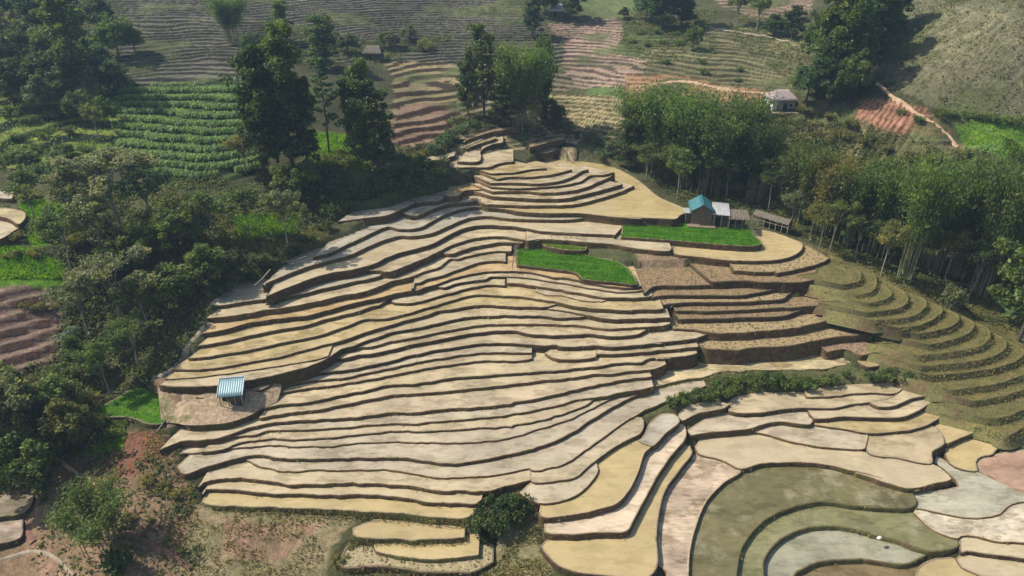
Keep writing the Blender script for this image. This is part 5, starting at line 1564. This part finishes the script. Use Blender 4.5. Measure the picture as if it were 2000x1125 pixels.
part_box(h, "side_porch_roof", (-W/2 - 0.75, 1.4, 1.75), (1.1, 2.6, 0.08), M_GREYROOF)
part_box(h, "side_porch_wall", (-W/2 - 0.55, 1.5, 0.75), (0.8, 2.2, 1.9), M_PLANK)
# lean-to with grey sheets
part_box(h, "lean_to_wall", (W/2 + 1.45, 1.6, 0.75), (2.7, 3.2, 2.6), M_PLANK)
sheet(h, "lean_to_roof", (W/2 - 0.05, -0.5, 2.02), (W/2 + 3.0, -0.6, 1.92), (W/2 + 3.1, 3.6, 2.75), (W/2 + 0.1, 3.7, 2.85), M_GREYROOF, 12)
for px in (0.3, 1.6, 2.8):
    part_box(h, "porch_post", (W/2 + px, -0.45, 0.5), (0.12, 0.12, 2.9), M_POLE)
part_box(h, "doorway", (W/2 + 1.1, -0.01, 0.5), (0.8, 0.06, 1.7), M_DARK)
# open sheds
p1 = Vector(at_z(1441, 445, FZ - 0.3))
s1 = house("open_shed", p1, math.radians(-6), "weathered thatched open shed right of the grey lean-to roof", "shed")
sheet(s1, "thatch_roof", (-2.2, -0.6, 2.2), (2.2, -0.6, 2.05), (2.1, 3.0, 2.95), (-2.1, 3.0, 3.05), M_THATCH, 7, 0.04, 0.16, 0.03)
s1.scale = (0.85, 0.85, 0.85)
part_box(s1, "back_wall", (0, 2.8, 1.0), (4.0, 0.1, 3.2), M_PLANK)
part_box(s1, "side_wall", (-1.9, 1.2, 0.8), (0.1, 3.0, 2.6), M_PLANK)
part_box(s1, "low_wall", (0.2, -0.1, 0.1), (3.4, 0.12, 1.5), M_PLANK)
for px in (-2.0, -0.7, 0.7, 2.0):
    part_box(s1, "post", (px, -0.4, 0.7), (0.12, 0.12, 2.9), M_POLE)
a = Vector(at_z(1472, 428, FZ - 0.6)); b = Vector(at_z(1540, 452, FZ - 1.2))
d = (b - a); L = d.length
s2 = house("long_shed", (a + b) / 2, math.atan2(d.y, d.x), "long low thatched shed on posts between pond and bamboo", "shed")
sheet(s2, "thatch_roof", (-L/2, -1.0, 1.75), (L/2, -1.0, 1.45), (L/2, 0.5, 2.15), (-L/2, 0.5, 2.45), M_THATCH, 9, 0.05, 0.14, 0.04)
sheet(s2, "back_roof", (L/2, 1.7, 1.5), (-L/2, 1.7, 1.8), (-L/2, 0.52, 2.45), (L/2, 0.52, 2.15), M_THATCH, 9, 0.05, 0.14, 0.04)
for i in range(7):
    x = -L/2 + L * i / 6
    part_box(s2, "post", (x, -0.8, 0.5), (0.11, 0.11, 2.3), M_POLE)
    part_box(s2, "rear_post", (x, 1.5, 0.5), (0.11, 0.11, 2.4), M_POLE)
s2.scale = (1.0, 0.85, 0.85)
part_box(s2, "rail", (0, -0.82, 0.75), (L, 0.08, 0.1), M_POLE)
part_box(s2, "back_wall", (0, 1.4, 0.5), (L, 0.06, 1.7), M_PLANK)

# field hut with blue roof
p2 = Vector(at_z(455, 796, 5.2))
h2 = house("field_hut", p2, math.radians(9), "small field hut with blue-grey sheet roof standing among the lower left terraces", "hut")
sheet(h2, "roof_slope", (-1.55, -0.35, 2.0), (1.55, -0.35, 2.0), (1.55, 2.35, 3.1), (-1.55, 2.35, 3.1), M_BLUEROOF, 11)
sheet(h2, "back_slope", (1.55, 3.1, 2.75), (-1.55, 3.1, 2.75), (-1.55, 2.36, 3.1), (1.55, 2.36, 3.1), M_BLUEROOF, 11)
part_box(h2, "ridge_cap", (0, 2.36, 3.13), (3.2, 0.28, 0.05), M_GREYROOF)
for sx in (-1.56, 1.56):
    o = part_box(h2, "verge_strip", (sx, 1.0, 2.60), (0.1, 2.95, 0.05), M_GREYROOF)
    o.rotation_euler = (math.atan2(1.1, 2.7), 0, 0)
part_box(h2, "back_wall", (0, 2.6, 1.2), (2.7, 0.08, 2.6), M_PLANK)
part_box(h2, "side_wall", (1.32, 1.3, 1.0), (0.08, 2.5, 2.4), M_PLANK)
part_box(h2, "side_wall", (-1.32, 1.7, 1.0), (0.08, 1.7, 2.4), M_PLANK)
part_box(h2, "front_wall", (0.55, 0.15, 0.8), (1.5, 0.08, 1.9), M_PLANK)
part_box(h2, "floor", (0, 1.3, 0.25), (2.7, 2.7, 0.1), M_PLANK)
for sx in (-1.35, -0.35, 0.45, 1.35):
    part_box(h2, "post", (sx, -0.05, 0.7), (0.11, 0.11, 2.7), M_POLE)
o = link("hut_platform", None) if False else None

# hip-roofed house on the far slope
p3 = ground(1529, 217)
h3 = house("hip_roofed_house", p3, math.radians(4), "small pale house with grey hipped roof and dark doorway on the far slope", "house")
part_box(h3, "wall", (0, 2.2, 0.9), (5.2, 4.4, 3.0), M_PALEWALL)
part_box(h3, "white_wall", (-2.15, 0.0, 0.95), (0.95, 0.12, 2.5), M_WHITEWASH, 0.01)
part_box(h3, "white_end_wall", (-2.61, 2.2, 0.95), (0.06, 4.2, 2.7), M_WHITEWASH, 0.01)
part_box(h3, "doorway", (0.3, -0.02, 0.7), (0.85, 0.08, 1.9), M_DARK, 0.01)
part_box(h3, "window", (1.6, -0.02, 1.2), (0.6, 0.06, 0.6), M_DARK, 0.01)
part_box(h3, "terrace_footing", (0.5, -0.8, -0.35), (7.5, 1.6, 0.5), M_BUND, 0.05)
e0 = 2.4; rz = 4.3
sheet(h3, "roof_front", (-3.1, -0.7, e0), (3.1, -0.7, e0), (1.3, 2.2, rz), (-1.3, 2.2, rz), M_TILE, 16, 0.03)
sheet(h3, "roof_back", (3.1, 5.1, e0), (-3.1, 5.1, e0), (-1.3, 2.2, rz), (1.3, 2.2, rz), M_TILE, 16, 0.03)
sheet(h3, "roof_hip", (-3.1, 5.1, e0), (-3.1, -0.7, e0), (-1.3, 2.19, rz), (-1.3, 2.21, rz), M_TILE, 12, 0.03)
sheet(h3, "roof_hip", (3.1, -0.7, e0), (3.1, 5.1, e0), (1.3, 2.21, rz), (1.3, 2.19, rz), M_TILE, 12, 0.03)

def far_hut(u, v, w, label, mat):
    p = ground(u, v)
    e = house("far_hut", p, math.radians(-4), label, "hut")
    part_box(e, "wall", (0, 1.5, 0.6), (w * 0.85, 3.0, 2.6), M_PLANK)
    sheet(e, "roof_front", (-w/2, -0.6, 1.7), (w/2, -0.6, 1.7), (w * 0.3, 1.6, 3.6), (-w * 0.3, 1.6, 3.6), mat, 8, 0.03, 0.12, 0.02)
    sheet(e, "roof_back", (w/2, 3.8, 1.7), (-w/2, 3.8, 1.7), (-w * 0.3, 1.6, 3.6), (w * 0.3, 1.6, 3.6), mat, 8, 0.03, 0.12, 0.02)
    part_box(e, "doorway", (-w * 0.12, -0.02, 0.5), (0.8, 0.08, 1.8), M_DARK, 0.01)
    return e
far_hut(728, 118, 5.6, "far grey thatched hut above the brown steps", M_THATCH)
far_hut(1088, 33, 5.0, "far pale roofed hut at the top edge above the red bare ground", M_GREYROOF)

# ---------------------------------------------------------------- fences and poles
def fence(survey, z, label, step=0.75, hgt=0.95):
    P = spline([at_z(u, v, z)[:2] for u, v in sight(survey)], step)
    e = link("bamboo_fence", None, label=label, category="fence", group="fences of the seedling beds")
    e.location = (P[0][0], P[0][1], z)
    pm = [mesh_np("post", *tube([(0, 0, -0.4), (0.02 * q, 0.01, hgt * 0.5), (0.05 * (q - 1), 0.02, hgt * (0.85 + 0.12 * q))], [0.04, 0.036, 0.03], 5)) for q in range(3)]
    for m_ in pm: m_.materials.append(M_POLE)
    for i, q in enumerate(P):
        o = link("post", pm[i % 3], None, e)
        o.location = (q[0] - P[0][0], q[1] - P[0][1], 0)
    for hz in (0.35, 0.7):
        R = [(q[0] - P[0][0], q[1] - P[0][1], hz + 0.04 * math.sin(i * 2.1)) for i, q in enumerate(P)]
        me = mesh_np("rail", *tube(R, [0.022] * len(R), 4))
        link("rail", me, M_POLE, e)
fence("H 345,236 420,236 500,238 600,240 640,238", 12.0, "thin pole fence along the pond side of the farmhouse seedling bed")
fence("N 1060,580 1075,470 1100,380 1150,280 1250,270 1400,265 1480,235", 10.4, "thin pole fence round the upper left of the larger seedling bed")
fence("H 1010,262 1040,300 1088,352", 12.0, "short pole fence at the right end of the farmhouse seedling bed", 0.7)
fence("R 1190,1045 1200,1000 1215,940 1140,800 1060,775 980,770", 4.9, "rough pole fence round the rounded seedling patch", 1.1)
fence("G 1060,318 1130,318 1200,325 1250,345", 11.7, "row of sticks above the small yellow-green bed", 0.9, 0.7)
def pole(u1, v1, z1, u2, v2, z2, r, label):
    a, b = Vector(at_z(u1, v1, z1)), Vector(at_z(u2, v2, z2))
    m = (a + b) / 2 + Vector((0, 0, -0.15))
    o = link("pole", mesh_np("pole", *tube([(0, 0, 0), m - a, b - a], [r, r * 0.95, r * 0.8], 6)), M_POLE, label=label, category="pole")
    o.location = a
pole(497, 558, 13.0, 528, 526, 13.6, 0.09, "pale wooden pole lying at the upper end of the left terraces")
pole(550, 512, 13.6, 600, 500, 13.7, 0.07, "thin pale pole lying beyond the first one on the shady bank")
pole(300, 848, 5.2, 318, 826, 5.4, 0.07, "pale pole leaning at the corner of the rounded seedling patch")

bm = bmesh.new()
bmesh.ops.create_icosphere(bm, subdivisions=2, radius=0.5)
for v in bm.verts:
    v.co.x *= 1.0 + 0.15 * math.sin(5 * v.co.y); v.co.y *= 0.6; v.co.z = max(v.co.z * 0.42, -0.1)
me = bpy.data.meshes.new("white_sack"); bm.to_mesh(me); bm.free()
me.polygons.foreach_set("use_smooth", np.ones(len(me.polygons), bool))
o = link("white_sack", me, M_WHITEWASH, label="white sack left on the edge of the innermost curved paddy", category="sack")
o.location = Vector(at_z(1717, 1052, -1.2)) + Vector((0, 0, 0.12)); o.rotation_euler = (0, 0, 0.5); o.scale = (0.7, 0.7, 0.7)

# ---------------------------------------------------------------- the air
m, nt, p = new_mat("thin_haze")
nt.nodes.remove(p)
pv = N(nt, "ShaderNodeVolumePrincipled")
pv.inputs["Color"].default_value = (0.50, 0.72, 1.0, 1)
pv.inputs["Density"].default_value = HAZE_DENSITY
pv.inputs["Anisotropy"].default_value = 0.2
nt.links.new(pv.outputs[0], nt.nodes["Material Output"].inputs["Volume"])
hz = link("haze", box_mesh(1760, 1500, 182), m, kind="stuff", label="thin blue haze over the far slopes", category="haze")
hz.location = (0, 380, 58.5)
